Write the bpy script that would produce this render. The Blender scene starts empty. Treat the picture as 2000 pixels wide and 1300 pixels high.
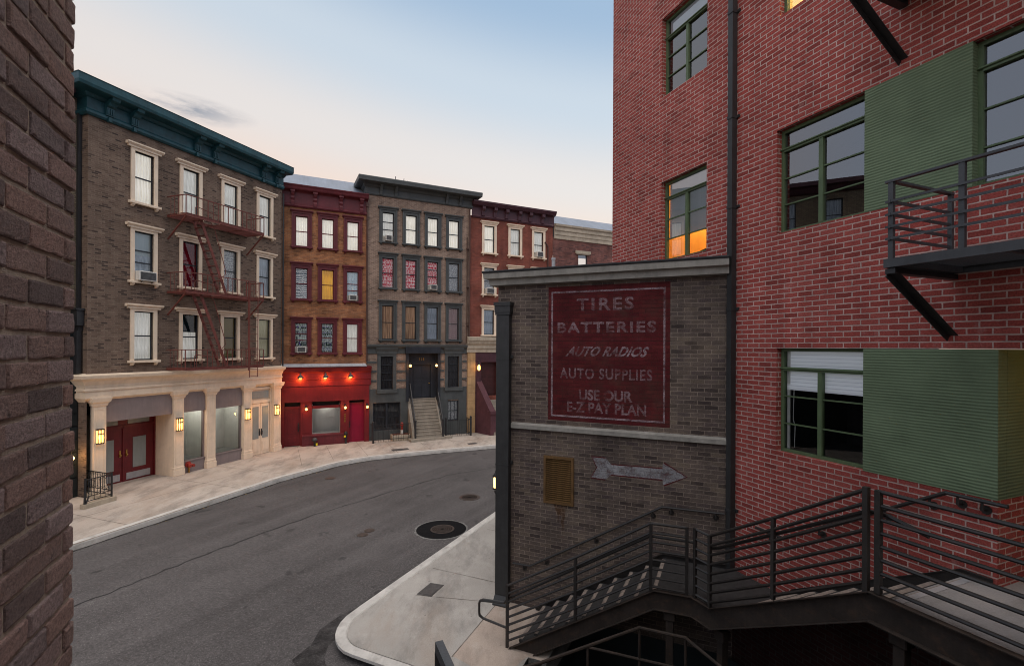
import bpy, bmesh, math, random
from mathutils import Vector, Matrix
from mathutils.geometry import tessellate_polygon
random.seed(7)
SC = bpy.context.scene
COL = SC.collection
R_ = math.radians

# ------------------------------------------------------------------ camera, sky, sun, exposure
cam = bpy.data.cameras.new("camera")
cam_ob = bpy.data.objects.new("camera", cam)
COL.objects.link(cam_ob)
cam.sensor_width = 36.0
cam.lens = 36.0 * 950 / 2000
cam.shift_y = 0.0135
cam.clip_start = 0.05
cam.clip_end = 2000
cam_ob.matrix_world = Matrix.Translation((0, 0, 5)) @ Matrix.Rotation(R_(90), 4, 'X') @ Matrix.Rotation(0.005, 4, 'Z')
SC.camera = cam_ob

SUN_EL, SUN_AZ = 4.0, 200.0
world = bpy.data.worlds.new("World")
SC.world = world
world.use_nodes = True
wn, wl = world.node_tree.nodes, world.node_tree.links
wn.clear()
w_out = wn.new('ShaderNodeOutputWorld')
sky = wn.new('ShaderNodeTexSky')
sky.sky_type = 'NISHITA'
sky.sun_disc = False
sky.sun_elevation = R_(SUN_EL)
sky.sun_rotation = R_(SUN_AZ)
bg1 = wn.new('ShaderNodeBackground')
bg1.inputs['Strength'].default_value = 0.05
wl.new(sky.outputs['Color'], bg1.inputs['Color'])
w_tc = wn.new('ShaderNodeTexCoord')
w_sep = wn.new('ShaderNodeSeparateXYZ')
wl.new(w_tc.outputs['Generated'], w_sep.inputs[0])
w_mad = wn.new('ShaderNodeMath'); w_mad.operation = 'MULTIPLY_ADD'     # dusk: the blue comes lower on the right
wl.new(w_sep.outputs['X'], w_mad.inputs[0]); w_mad.inputs[1].default_value = 0.16
wl.new(w_sep.outputs['Z'], w_mad.inputs[2])
w_ramp = wn.new('ShaderNodeValToRGB')
cr = w_ramp.color_ramp
cr.interpolation = 'EASE'
SKY = [(0.0, (.82, .58, .46)), (.22, (.84, .65, .55)), (.33, (.76, .70, .67)), (.46, (.56, .63, .71)),
       (.59, (.33, .46, .63)), (.65, (.38, .49, .64)), (.78, (1.45, 1.40, 1.38)), (1.0, (2.7, 2.5, 2.36))]
while len(cr.elements) < len(SKY):
    cr.elements.new(0.5)
for e, (p, c) in zip(cr.elements, SKY):
    e.position = p; e.color = (*c, 1)
wl.new(w_mad.outputs[0], w_ramp.inputs[0])
# one thin streak of grey cloud low over the teal cornice
w_map = wn.new('ShaderNodeMapping'); w_map.inputs['Scale'].default_value = (5, 5, 22)
w_noise = wn.new('ShaderNodeTexNoise'); w_noise.inputs['Scale'].default_value = 2.6; w_noise.inputs['Detail'].default_value = 9; w_noise.inputs['Roughness'].default_value = .62
wl.new(w_tc.outputs['Generated'], w_map.inputs[0]); wl.new(w_map.outputs[0], w_noise.inputs['Vector'])
w_sub = wn.new('ShaderNodeVectorMath'); w_sub.operation = 'SUBTRACT'
cd = Vector((-.66, 1, .485)).normalized()
w_sub.inputs[1].default_value = cd
wl.new(w_tc.outputs['Generated'], w_sub.inputs[0])
w_sc = wn.new('ShaderNodeVectorMath'); w_sc.operation = 'MULTIPLY'; w_sc.inputs[1].default_value = (13, 13, 60)
wl.new(w_sub.outputs[0], w_sc.inputs[0])
w_len = wn.new('ShaderNodeVectorMath'); w_len.operation = 'LENGTH'
wl.new(w_sc.outputs[0], w_len.inputs[0])
w_fall = wn.new('ShaderNodeMapRange'); w_fall.inputs['From Min'].default_value = 1.25; w_fall.inputs['From Max'].default_value = .1
wl.new(w_len.outputs['Value'], w_fall.inputs['Value'])
w_cl = wn.new('ShaderNodeMapRange'); w_cl.inputs['From Min'].default_value = .38; w_cl.inputs['From Max'].default_value = .60
wl.new(w_noise.outputs['Fac'], w_cl.inputs['Value'])
w_cm = wn.new('ShaderNodeMath'); w_cm.operation = 'MULTIPLY'
wl.new(w_fall.outputs[0], w_cm.inputs[0]); wl.new(w_cl.outputs[0], w_cm.inputs[1])
w_mix = wn.new('ShaderNodeMixRGB'); w_mix.inputs['Color2'].default_value = (.33, .33, .37, 1)
# away from the sunset the low sky is a dull blue grey
w_az = wn.new('ShaderNodeMapRange'); w_az.inputs['From Min'].default_value = .55; w_az.inputs['From Max'].default_value = .15
wl.new(w_sep.outputs['Y'], w_az.inputs['Value'])
w_lo = wn.new('ShaderNodeMapRange'); w_lo.inputs['From Min'].default_value = .72; w_lo.inputs['From Max'].default_value = .5
wl.new(w_sep.outputs['Z'], w_lo.inputs['Value'])
w_al = wn.new('ShaderNodeMath'); w_al.operation = 'MULTIPLY'
wl.new(w_az.outputs[0], w_al.inputs[0]); wl.new(w_lo.outputs[0], w_al.inputs[1])
w_dusk = wn.new('ShaderNodeMixRGB'); w_dusk.inputs['Color2'].default_value = (.58, .64, .80, 1)
wl.new(w_al.outputs[0], w_dusk.inputs['Fac']); wl.new(w_ramp.outputs['Color'], w_dusk.inputs['Color1'])
wl.new(w_cm.outputs[0], w_mix.inputs['Fac']); wl.new(w_dusk.outputs['Color'], w_mix.inputs['Color1'])
bg2 = wn.new('ShaderNodeBackground'); bg2.inputs['Strength'].default_value = 1.0
wl.new(w_mix.outputs[0], bg2.inputs['Color'])
w_add = wn.new('ShaderNodeAddShader')
wl.new(bg1.outputs[0], w_add.inputs[0]); wl.new(bg2.outputs[0], w_add.inputs[1])
wl.new(w_add.outputs[0], w_out.inputs['Surface'])

sun = bpy.data.lights.new("sun", 'SUN')
sun.energy = 0.5; sun.angle = R_(40); sun.color = (1, .93, .86)
sun_ob = bpy.data.objects.new("sun", sun); COL.objects.link(sun_ob)
sun_ob.rotation_euler = (R_(52), 0, R_(-8))

SC.view_settings.view_transform = 'Standard'
SC.view_settings.look = 'None'
SC.view_settings.exposure = 0.0
SC.view_settings.gamma = 1.0
SC.cycles.max_bounces = 8
SC.cycles.pixel_filter_type = 'BLACKMAN_HARRIS'
SC.cycles.filter_width = 1.0
SC.cycles.transparent_max_bounces = 12
SC.cycles.sample_clamp_indirect = 4.0

# ------------------------------------------------------------------ frames: u along a facade, off towards its viewer, z up
class Frame:
    def __init__(s, ox, oy, dx, dy):
        l = math.hypot(dx, dy)
        s.M = Matrix.Translation((ox, oy, 0)) @ Matrix.Rotation(math.atan2(dy, dx), 4, 'Z')
        s.I = s.M.inverted()
    def w(s, u, off, z=0):
        return s.M @ Vector((u, -off, z))
    def rel(s, x, y):
        p = s.I @ Vector((x, y, 0)); return p.x, -p.y
def az(d): return math.sin(R_(d)), math.cos(R_(d))
FT = Frame(-12.8357, 18.6809, .3412, .93999)      # brown building with the cream shopfront
FR = Frame(-11.1717, 23.9024, .898794, .438371)   # row houses
FK = Frame(-.2285, 9.6324, .912477, -.409127)     # tire-sign building
FW = Frame(3.61395, 7.90961, .384295, -.92321)    # red brick building
FN = Frame(-1.35, 1.5, *[v for v in az(-23)])     # near wall
G0 = Frame(0, 0, 1, 0)                            # world frame (off = -y)

# ------------------------------------------------------------------ materials
MATS = {}
def new_mat(name):
    m = bpy.data.materials.new(name); m.use_nodes = True
    n, l = m.node_tree.nodes, m.node_tree.links
    b = n['Principled BSDF']
    MATS[name] = m
    return m, n, l, b
def _noise(n, l, vec, scale, detail=5, rough=.6):
    t = n.new('ShaderNodeTexNoise'); t.inputs['Scale'].default_value = scale
    t.inputs['Detail'].default_value = detail; t.inputs['Roughness'].default_value = rough
    l.new(vec, t.inputs['Vector']); return t.outputs['Fac']
def _rng(n, l, v, a, b, c, d):
    t = n.new('ShaderNodeMapRange')
    for k, x in zip(('From Min', 'From Max', 'To Min', 'To Max'), (a, b, c, d)): t.inputs[k].default_value = x
    l.new(v, t.inputs['Value']); return t.outputs[0]
def _mix(n, l, f, a, b, mode='MIX'):
    t = n.new('ShaderNodeMixRGB'); t.blend_type = mode
    for s, v in zip(t.inputs, (f, a, b)):
        if isinstance(v, (int, float)): s.default_value = v
        elif isinstance(v, tuple): s.default_value = (*v, 1)
        else: l.new(v, s)
    return t.outputs[0]
def _math(n, l, op, a, b=0.0):
    t = n.new('ShaderNodeMath'); t.operation = op
    for s, v in zip(t.inputs, (a, b)):
        if isinstance(v, (int, float)): s.default_value = v
        else: l.new(v, s)
    return t.outputs[0]
def _bump(n, l, b, h, strength, dist):
    t = n.new('ShaderNodeBump'); t.inputs['Strength'].default_value = strength; t.inputs['Distance'].default_value = dist
    l.new(h, t.inputs['Height']); l.new(t.outputs[0], b.inputs['Normal'])

def paint(name, col, rough=.6, var=.25, scale=2.5, metallic=0., bump=.15, stain=None, stain_amt=.5, spec=.35):
    m, n, l, b = new_mat(name)
    tc = n.new('ShaderNodeTexCoord').outputs['UV']
    n1 = _noise(n, l, tc, scale); n2 = _noise(n, l, tc, scale * 14, 3)
    f = _math(n, l, 'ADD', _rng(n, l, n1, .3, .7, 1 - var, 1 + var), _rng(n, l, n2, .3, .7, -var * .3, var * .3))
    c = _mix(n, l, 1.0, tuple(col), f, 'MULTIPLY')
    mst = n.new('ShaderNodeMapping'); mst.inputs['Scale'].default_value = (1, .12, 1); l.new(tc, mst.inputs[0])
    c = _mix(n, l, 1.0, c, _rng(n, l, _noise(n, l, mst.outputs[0], scale * 5, 4, .6), .35, .7, 1.06, 1 - var * .7), 'MULTIPLY')
    if stain:
        s = _rng(n, l, _noise(n, l, tc, scale * 2.2, 7, .7), .52, .68, 0, stain_amt)
        c = _mix(n, l, s, c, tuple(stain))
    l.new(c, b.inputs['Base Color'])
    l.new(_rng(n, l, n2, .3, .7, rough - .1, min(1, rough + .1)), b.inputs['Roughness'])
    b.inputs['Metallic'].default_value = metallic
    b.inputs['Specular IOR Level'].default_value = spec
    if bump: _bump(n, l, b, n2, bump, .01)
    return m

def brick(name, stops, mortar, bw=.215, rh=.071, ms=.006, bump=.6, dirt=.25, dirt_scale=.7, offset=(0, 0), seam=None,
          tint=None, smooth=.15, rag=.004, shift=.5, spec=.2, streak=.18):
    m, n, l, b = new_mat(name)
    uv = n.new('ShaderNodeTexCoord').outputs['UV']
    mp = n.new('ShaderNodeMapping'); mp.inputs['Location'].default_value = (offset[0], offset[1], 0)
    l.new(uv, mp.inputs[0]); uv2 = mp.outputs[0]
    nz = n.new('ShaderNodeTexNoise'); nz.inputs['Scale'].default_value = 22; nz.inputs['Detail'].default_value = 3
    l.new(uv2, nz.inputs['Vector'])
    sb = n.new('ShaderNodeVectorMath'); sb.operation = 'SUBTRACT'; l.new(nz.outputs['Color'], sb.inputs[0]); sb.inputs[1].default_value = (.5, .5, .5)
    sc = n.new('ShaderNodeVectorMath'); sc.operation = 'SCALE'; l.new(sb.outputs[0], sc.inputs[0]); sc.inputs['Scale'].default_value = rag * 2
    ad = n.new('ShaderNodeVectorMath'); l.new(uv2, ad.inputs[0]); l.new(sc.outputs[0], ad.inputs[1])
    bt = n.new('ShaderNodeTexBrick')
    l.new(ad.outputs[0], bt.inputs['Vector'])
    bt.offset = shift
    for k, v in {'Scale': 1, 'Mortar Size': ms, 'Mortar Smooth': smooth, 'Bias': 0, 'Brick Width': bw, 'Row Height': rh}.items():
        bt.inputs[k].default_value = v
    bt.inputs['Color1'].default_value = (0, 0, 0, 1); bt.inputs['Color2'].default_value = (1, 1, 1, 1); bt.inputs['Mortar'].default_value = (.5, .5, .5, 1)
    rp = n.new('ShaderNodeValToRGB'); cr = rp.color_ramp
    while len(cr.elements) < len(stops): cr.elements.new(.5)
    for i, (e, c) in enumerate(zip(cr.elements, stops)):
        e.position = i / (len(stops) - 1); e.color = (*c, 1)
    l.new(bt.outputs['Color'], rp.inputs[0])
    fine = _noise(n, l, uv2, 60, 4, .7)
    big = _noise(n, l, uv2, dirt_scale, 6, .65)
    mid = _noise(n, l, uv2, 6, 4, .6)
    c = _mix(n, l, 1.0, rp.outputs[0], _rng(n, l, fine, .38, .62, .74, 1.26), 'MULTIPLY')
    mc = _mix(n, l, 1.0, tuple(mortar), _rng(n, l, mid, .3, .7, .75, 1.2), 'MULTIPLY')
    c = _mix(n, l, bt.outputs['Fac'], c, mc)
    c = _mix(n, l, 1.0, c, _rng(n, l, big, .3, .7, 1 - dirt, 1 + dirt), 'MULTIPLY')
    ms_ = n.new('ShaderNodeMapping'); ms_.inputs['Scale'].default_value = (1, .10, 1); l.new(uv2, ms_.inputs[0])
    c = _mix(n, l, 1.0, c, _rng(n, l, _noise(n, l, ms_.outputs[0], 2.6, 5, .6), .35, .7, 1.08, 1 - streak), 'MULTIPLY')
    c = _mix(n, l, _rng(n, l, _noise(n, l, uv2, 2.4, 6, .75), .60, .72, 0, .22), c, tuple(min(1, x * 1.25 + .06) for x in mortar))
    if tint:
        c = _mix(n, l, _rng(n, l, _noise(n, l, uv2, 1.1, 5, .7), .5, .7, 0, .5), c, tuple(tint))
    if seam:
        sp = n.new('ShaderNodeSeparateXYZ'); l.new(ad.outputs[0], sp.inputs[0])
        md = _math(n, l, 'MODULO', _math(n, l, 'ADD', sp.outputs['Y'], 50 * seam), seam)
        lt = _math(n, l, 'LESS_THAN', md, .007)
        lt2 = _math(n, l, 'MULTIPLY', lt, _rng(n, l, mid, .3, .6, .2, .9))
        c = _mix(n, l, lt2, c, (.012, .01, .01))
    l.new(c, b.inputs['Base Color'])
    b.inputs['Roughness'].default_value = .85
    b.inputs['Specular IOR Level'].default_value = spec
    h = _math(n, l, 'ADD', _math(n, l, 'MULTIPLY', _math(n, l, 'SUBTRACT', 1, bt.outputs['Fac']), 1.0), _math(n, l, 'MULTIPLY', fine, .35))
    _bump(n, l, b, h, bump, .012)
    return m

def emit(name, col, strength):
    m, n, l, b = new_mat(name)
    b.inputs['Base Color'].default_value = (*col, 1)
    b.inputs['Emission Color'].default_value = (*col, 1); b.inputs['Emission Strength'].default_value = strength
    return m

def glass(name, ior=1.6, tint=(1, 1, 1), wob=.0):
    m, n, l, b = new_mat(name)
    n.remove(b)
    out = n['Material Output']
    tr = n.new('ShaderNodeBsdfTransparent'); tr.inputs[0].default_value = (*tint, 1)
    gl = n.new('ShaderNodeBsdfGlossy'); gl.inputs['Roughness'].default_value = .0
    fr = n.new('ShaderNodeFresnel'); fr.inputs['IOR'].default_value = ior
    if wob:
        uv = n.new('ShaderNodeTexCoord').outputs['UV']
        bp = n.new('ShaderNodeBump'); bp.inputs['Strength'].default_value = wob; bp.inputs['Distance'].default_value = .02
        l.new(_noise(n, l, uv, 1.7, 2), bp.inputs['Height']); l.new(bp.outputs[0], gl.inputs['Normal'])
    mx = n.new('ShaderNodeMixShader')
    l.new(fr.outputs[0], mx.inputs[0]); l.new(tr.outputs[0], mx.inputs[1]); l.new(gl.outputs[0], mx.inputs[2])
    l.new(mx.outputs[0], out.inputs['Surface'])
    return m

def cloth(name, c1, c2=None, kind='sheer', scale=30., em=0.0):
    m, n, l, b = new_mat(name)
    uv = n.new('ShaderNodeTexCoord').outputs['UV']
    c2 = c2 or tuple(x * .7 for x in c1)
    if kind == 'sheer':
        mp = n.new('ShaderNodeMapping'); mp.inputs['Scale'].default_value = (1, .08, 1); l.new(uv, mp.inputs[0])
        f = _rng(n, l, _noise(n, l, mp.outputs[0], scale, 3), .35, .65, 0, 1)
    elif kind == 'stripe':
        mp = n.new('ShaderNodeMapping'); mp.inputs['Scale'].default_value = (1, .02, 1); l.new(uv, mp.inputs[0])
        f = _rng(n, l, _noise(n, l, mp.outputs[0], scale, 2), .47, .53, 0, 1)
    elif kind == 'floral':
        f = _rng(n, l, _noise(n, l, uv, scale, 3, .5), .46, .54, 0, 1)
    elif kind == 'zigzag':
        w = n.new('ShaderNodeTexWave'); w.wave_type = 'RINGS'; w.inputs['Scale'].default_value = scale; w.inputs['Distortion'].default_value = 6
        w.inputs['Detail Scale'].default_value = 2
        l.new(uv, w.inputs['Vector']); f = _rng(n, l, w.outputs['Fac'], .4, .6, 0, 1)
    elif kind == 'check':
        w = n.new('ShaderNodeTexChecker'); w.inputs['Scale'].default_value = scale; l.new(uv, w.inputs['Vector']); f = w.outputs['Fac']
    elif kind == 'slat':
        sp = n.new('ShaderNodeSeparateXYZ'); l.new(uv, sp.inputs[0])
        f = _math(n, l, 'LESS_THAN', _math(n, l, 'MODULO', _math(n, l, 'ADD', sp.outputs['Y'], 40), scale), scale * .2)
    c = _mix(n, l, f, tuple(c1), tuple(c2))
    if kind == 'floral' and name == 'leaf_print':
        c = _mix(n, l, _rng(n, l, _noise(n, l, uv, 11, 2), .58, .62, 0, 1), c, (.13, .08, .33))
    l.new(c, b.inputs['Base Color']); b.inputs['Roughness'].default_value = .9; b.inputs['Specular IOR Level'].default_value = .1
    if em:  # cloth glows faintly, standing in for light behind curtains and blinds
        l.new(c, b.inputs['Emission Color']); b.inputs['Emission Strength'].default_value = em
    return m

def ground_mat(name, base, dark, light, kind):
    m, n, l, b = new_mat(name)
    uv = n.new('ShaderNodeTexCoord').outputs['UV']
    big = _noise(n, l, uv, .35, 6, .65); mid = _noise(n, l, uv, 2.3, 6, .7); fine = _noise(n, l, uv, 45, 5, .8)
    c = _mix(n, l, _rng(n, l, big, .35, .65, 0, 1), tuple(base), tuple(dark))
    c = _mix(n, l, _rng(n, l, mid, .55, .75, 0, .6), c, tuple(light))
    if kind == 'asphalt':
        sp = n.new('ShaderNodeTexVoronoi'); sp.inputs['Scale'].default_value = 34; l.new(uv, sp.inputs['Vector'])
        c = _mix(n, l, _rng(n, l, sp.outputs['Distance'], .0, .30, .75, 0), c, (.27, .255, .25))
        c = _mix(n, l, _rng(n, l, _noise(n, l, uv, 1.3, 3), .66, .70, 0, .55), c, (.022, .021, .022))
        c = _mix(n, l, 1.0, c, _rng(n, l, fine, .40, .60, .62, 1.42), 'MULTIPLY')
        c = _mix(n, l, 1.0, c, _rng(n, l, _noise(n, l, uv, 16, 3, .8), .40, .60, .80, 1.22), 'MULTIPLY')
        m1 = n.new('ShaderNodeMapping'); m1.inputs['Rotation'].default_value = (0, 0, R_(-62)); l.new(uv, m1.inputs[0])
        m2 = n.new('ShaderNodeMapping'); m2.inputs['Scale'].default_value = (.10, 1.3, 1); l.new(m1.outputs[0], m2.inputs[0])
        c = _mix(n, l, 1.0, c, _rng(n, l, _noise(n, l, m2.outputs[0], 1.0, 5, .6), .35, .68, .84, 1.18), 'MULTIPLY')
        vo = n.new('ShaderNodeTexVoronoi'); vo.inputs['Scale'].default_value = .55; l.new(uv, vo.inputs['Vector'])
        ad2 = _math(n, l, 'ADD', vo.outputs['Distance'], _rng(n, l, _noise(n, l, uv, 3.5, 4), .3, .7, -.06, .06))
        c = _mix(n, l, _rng(n, l, ad2, .08, .05, 0, .45), c, (.026, .025, .025))
    else:
        mp = n.new('ShaderNodeMapping'); mp.inputs['Rotation'].default_value = (0, 0, .5); mp.inputs['Scale'].default_value = (1, .35, 1); l.new(uv, mp.inputs[0])
        st = _noise(n, l, mp.outputs[0], 1.5, 7, .7)
        c = _mix(n, l, _rng(n, l, st, .47, .70, 0, .85), c, tuple(x * .40 for x in base))
        st2 = _noise(n, l, mp.outputs[0], .9, 5, .6)
        c = _mix(n, l, _rng(n, l, st2, .54, .72, 0, .42), c, (.30, .21, .15))
        c = _mix(n, l, 1.0, c, _rng(n, l, fine, .3, .7, .82, 1.15), 'MULTIPLY')
        sp2 = _noise(n, l, uv, 9, 2, .4)
        c = _mix(n, l, _rng(n, l, sp2, .72, .76, 0, .45), c, (.12, .10, .09))
    l.new(c, b.inputs['Base Color']); b.inputs['Roughness'].default_value = .88; b.inputs['Specular IOR Level'].default_value = .25
    _bump(n, l, b, fine, .5 if kind == 'asphalt' else .25, .01)
    return m

B_TEAL = brick('brown_brick', [(.048, .033, .028), (.118, .079, .059), (.145, .098, .073), (.151, .102, .077), (.158, .109, .081), (.178, .127, .096)], (.185, .140, .108), .2, .064, .007, bump=.4, dirt=.2, dirt_scale=.5, rag=.002)
B_TAN = brick('tan_brick', [(.16, .12, .08), (.24, .19, .13), (.20, .15, .10)], (.10, .085, .07), .2, .062, .008)
B_ORANGE = brick('orange_brick', [(.20, .080, .038), (.38, .165, .075), (.32, .13, .058), (.42, .20, .095)], (.22, .13, .085), .2, .066, .006, dirt=.5, dirt_scale=.9, tint=(.17, .085, .06))
B_GREY = brick('pinkish_brick', [(.14, .096, .076), (.24, .168, .13), (.205, .144, .110), (.26, .184, .143)], (.37, .28, .22), .2, .066, .007, dirt=.3, dirt_scale=.7)
B_BROWN = brick('brownstone_brick', [(.165, .05, .036), (.225, .07, .048), (.19, .056, .042)], (.16, .075, .06), .2, .066, .005, dirt=.3)
B_FAR = brick('far_brick', [(.13, .055, .048), (.20, .085, .07), (.165, .07, .058), (.08, .04, .04)], (.15, .09, .08), .24, .075, .006, dirt=.4)
B_RED = brick('red_brick', [(.20, .040, .034), (.28, .056, .046), (.315, .064, .053), (.295, .062, .052), (.34, .082, .068)], (.46, .325, .29), .213, .072, .008, bump=.8, dirt=.2, dirt_scale=.5, rag=.005, offset=(.06, .036), streak=.16)
B_SHADE = brick('shade_dark_brick', [(.030, .010, .009), (.045, .014, .012), (.038, .012, .011)], (.05, .04, .036), .213, .072, .008, bump=.8, dirt=.3, rag=.005, offset=(.06, .036))  # red brick darkened: the shade below stairs and walkway is in its colour
B_TIRE = brick('dark_brick', [(.050, .037, .034), (.095, .072, .062), (.115, .088, .075), (.082, .061, .058), (.13, .10, .078)], (.21, .165, .135), .215, .071, .0055, dirt=.4, dirt_scale=1.1, seam=.568, tint=(.145, .112, .075), rag=.006)
B_SIGN = brick('sign_paint', [(.062, .0075, .010), (.085, .010, .012), (.072, .009, .011), (.092, .014, .014)], (.060, .012, .012), .215, .071, .005, dirt=.3, dirt_scale=2.5, seam=.568, tint=(.062, .036, .026), rag=.006)
CREAM = paint('cream_paint', (.74, .60, .455), .6, .09, 1.2, stain=(.48, .37, .26), stain_amt=.25)
TEAL = paint('teal_paint', (.013, .062, .077), .45, .3, 2.0, stain=(.011, .032, .038), stain_amt=.7)
MAROON = paint('maroon_paint', (.115, .018, .024), .5, .22, 2.0, stain=(.16, .05, .05), stain_amt=.3)
REDP = paint('red_paint', (.145, .010, .013), .5, .2, 1.5, stain=(.13, .012, .014), stain_amt=.4)
DEEPRED = paint('deep_red_paint', (.125, .010, .014), .45, .2, 1.8)
CRIMSON = paint('crimson_paint', (.21, .005, .028), .4, .15, 1.5)
CHAR = paint('charcoal_paint', (.062, .068, .068), .55, .2, 2.0, stain=(.09, .09, .085), stain_amt=.3)
NAVY = paint('dark_door_paint', (.022, .025, .032), .45, .25, 2.0)
PIPEB = paint('black_pipe_paint', (.026, .026, .027), .5, .25, 4.0, spec=.4)
PURPLE = paint('plum_paint', (.06, .022, .030), .5, .25, 2.0)
PLUMSTONE = paint('plum_stucco', (.085, .032, .040), .8, .2, 3.0)
STONE = paint('weathered_stone', (.40, .34, .26), .8, .2, 1.5, stain=(.2, .16, .12), stain_amt=.5)
TANST = paint('tan_stone', (.40, .26, .13), .8, .25, 1.5, stain=(.25, .15, .08), stain_amt=.4)
GREYFASCIA = paint('taupe_fascia', (.215, .175, .17), .75, .1, 2.0)
GREYCONC = paint('cornice_concrete', (.25, .235, .21), .85, .2, 2.0, stain=(.12, .11, .10), stain_amt=.5)
BLACKM = paint('black_iron', (.018, .018, .020), .5, .3, 4.0, spec=.5)
STEEL = paint('dark_steel_paint', (.020, .0175, .0165), .42, .3, 5.0, spec=.5, stain=(.05, .032, .024), stain_amt=.4)
STEELG = paint('grey_steel_paint', (.045, .047, .052), .5, .25, 4.0, spec=.45)
RUST = paint('rusty_steel', (.027, .019, .015), .75, .4, 4.0, stain=(.07, .037, .022), stain_amt=.5)
RUSTR = paint('rust_red_paint', (.165, .046, .035), .6, .3, 5.0, stain=(.07, .022, .018), stain_amt=.5)
BROWNPIPE = paint('brown_pipe_paint', (.075, .035, .025), .5, .25, 3.0)
TREAD = paint('dark_tread', (.035, .033, .033), .7, .3, 8.0)
NOSING = paint('grip_nosing', (.26, .21, .18), .8, .25, 9.0, stain=(.10, .085, .08), stain_amt=.6)
OCHRE = paint('rusty_ochre_metal', (.125, .066, .022), .65, .35, 5.0, stain=(.10, .05, .02), stain_amt=.6)
GREENF = paint('green_steel', (.085, .125, .062), .5, .2, 3.0)
WHITEP = paint('white_plaster', (.62, .62, .58), .8, .08, 1.0)
GREYP = paint('grey_panel', (.24, .26, .25), .45, .12, 1.0)
KICK = paint('kick_plate', (.34, .33, .34), .4, .12, 3.0)
ACW = paint('ac_white', (.62, .60, .55), .5, .15, 5.0)
ACG = paint('ac_grille', (.10, .10, .10), .6, .3, 9.0)
ROOFM = paint('blue_grey_roof', (.17, .20, .25), .5, .15, 1.2)
FLASH = paint('zinc_flashing', (.42, .44, .47), .4, .2, 3.0)
BRASS = paint('brass', (.45, .27, .07), .35, .2, 5.0, metallic=.8)
YELLOW = paint('yellow_tag', (.80, .62, .02), .5, .1, 5.0)
FIRERED = paint('hydrant_red', (.28, .03, .02), .5, .25, 6.0)
DARKIN = paint('dark_interior', (.012, .012, .013), .9, .2, 2.0, bump=0)
GREENISH = paint('black_green_paint_and_pit_shade', (.017, .022, .024), .5, .25, 2.0)
IRONLID = paint('iron_lid', (.055, .040, .034), .7, .35, 12.0, stain=(.10, .055, .035), stain_amt=.5)
TAR_SHADE = paint('tar_and_pit_shade', (.011, .011, .012), .95, .2, 6.0, bump=.5, spec=.05)  # tar of the manhole ring; also colours the pit floor's shade
CRACKM = paint('tar_crack', (.024, .023, .024), .9, .2, 6.0)
JOINTM = paint('joint_dirt', (.13, .105, .085), .9, .3, 6.0)
PLATE = paint('steel_plate', (.075, .068, .066), .6, .3, 8.0)
CARAMEL = paint('chair_dark', (.03, .02, .015), .7, .2, 4.0)
SOIL = paint('red_mulch', (.10, .035, .022), .95, .4, 14.0, bump=.8)
STEPST = paint('stoop_stone', (.27, .235, .19), .85, .18, 2.5, stain=(.16, .13, .10), stain_amt=.4)
PAD = ground_mat('pad_concrete', (.47, .39, .33), (.36, .29, .245), (.52, .47, .42), 'concrete')
ASPH = ground_mat('asphalt', (.088, .081, .081), (.064, .059, .059), (.108, .100, .099), 'asphalt')
CONC_L = ground_mat('pavement_concrete', (.50, .44, .385), (.40, .34, .29), (.56, .52, .475), 'concrete')
CONC_R = ground_mat('corner_concrete', (.42, .395, .365), (.33, .31, .285), (.48, .46, .43), 'concrete')
KERBM = paint('kerb_concrete', (.52, .50, .47), .85, .15, 1.6, stain=(.22, .20, .18), stain_amt=.5, bump=.3)
DECKC = ground_mat('deck_concrete', (.36, .335, .32), (.24, .23, .235), (.42, .40, .375), 'concrete')
G_FAR = glass('house_glass', 1.65)
G_RED = glass('steel_window_glass', 2.9, (.85, .88, .9))
G_CLR = glass('clear_window_glass', 1.45, (.95, .97, .97))
LAMPG = emit('lamp_glow', (1.0, .50, .13), 5.0)
LAMPW = emit('lantern_glow', (1.0, .54, .17), 2.6)
BULB = emit('bulb_glow', (1.0, .70, .30), 16.0)
LITROOM = paint('lit_room_plaster', (.80, .56, .24), .9, .12, 1.5)
LITPALE = paint('pale_room_plaster', (.85, .74, .50), .9, .1, 1.5)
SHEER = cloth('sheer_white', (.84, .83, .79), (.60, .59, .54), 'sheer', 26, .30)
SHEERW = cloth('sheer_warm', (.86, .83, .76), (.66, .62, .54), 'sheer', 22, .46)
LACE = cloth('lace', (.66, .67, .67), (.20, .21, .24), 'floral', 30, .12)
SHEERB = cloth('sheer_blue', (.56, .62, .69), (.26, .31, .37), 'sheer', 20, .12)
REDCUR = cloth('red_curtain', (.34, .015, .035), (.16, .010, .022), 'sheer', 18, .06)
SHADEB = cloth('pale_shade', (.58, .66, .68), (.50, .60, .62), 'sheer', 8, .08)
TEALSH = cloth('teal_shade', (.010, .045, .055), (.008, .03, .04), 'sheer', 8)
OLIVE = cloth('olive_blind', (.30, .24, .09), (.20, .16, .06), 'slat', .045, .04)
PALEY = cloth('pale_curtain', (.64, .62, .45), (.36, .34, .20), 'sheer', 18, .12)
ZIG = cloth('zigzag_print', (.75, .75, .74), (.03, .05, .08), 'zigzag', 3.3, .2)
YEL = cloth('yellow_curtain', (.85, .50, .02), (.50, .25, .01), 'sheer', 18, .36)
ICE = cloth('ice_blue_curtain', (.62, .70, .74), (.42, .52, .58), 'floral', 18, .22)
LEAF = cloth('leaf_print', (.50, .56, .53), (.025, .045, .04), 'floral', 8, .18)
PINKF = cloth('pink_floral', (.72, .62, .62), (.50, .03, .07), 'floral', 11, .22)
BEIGE = cloth('beige_stripe', (.62, .42, .28), (.26, .16, .11), 'stripe', 26, .14)
MAROONC = cloth('maroon_check', (.13, .02, .03), (.52, .40, .38), 'check', 17, .14)
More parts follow.
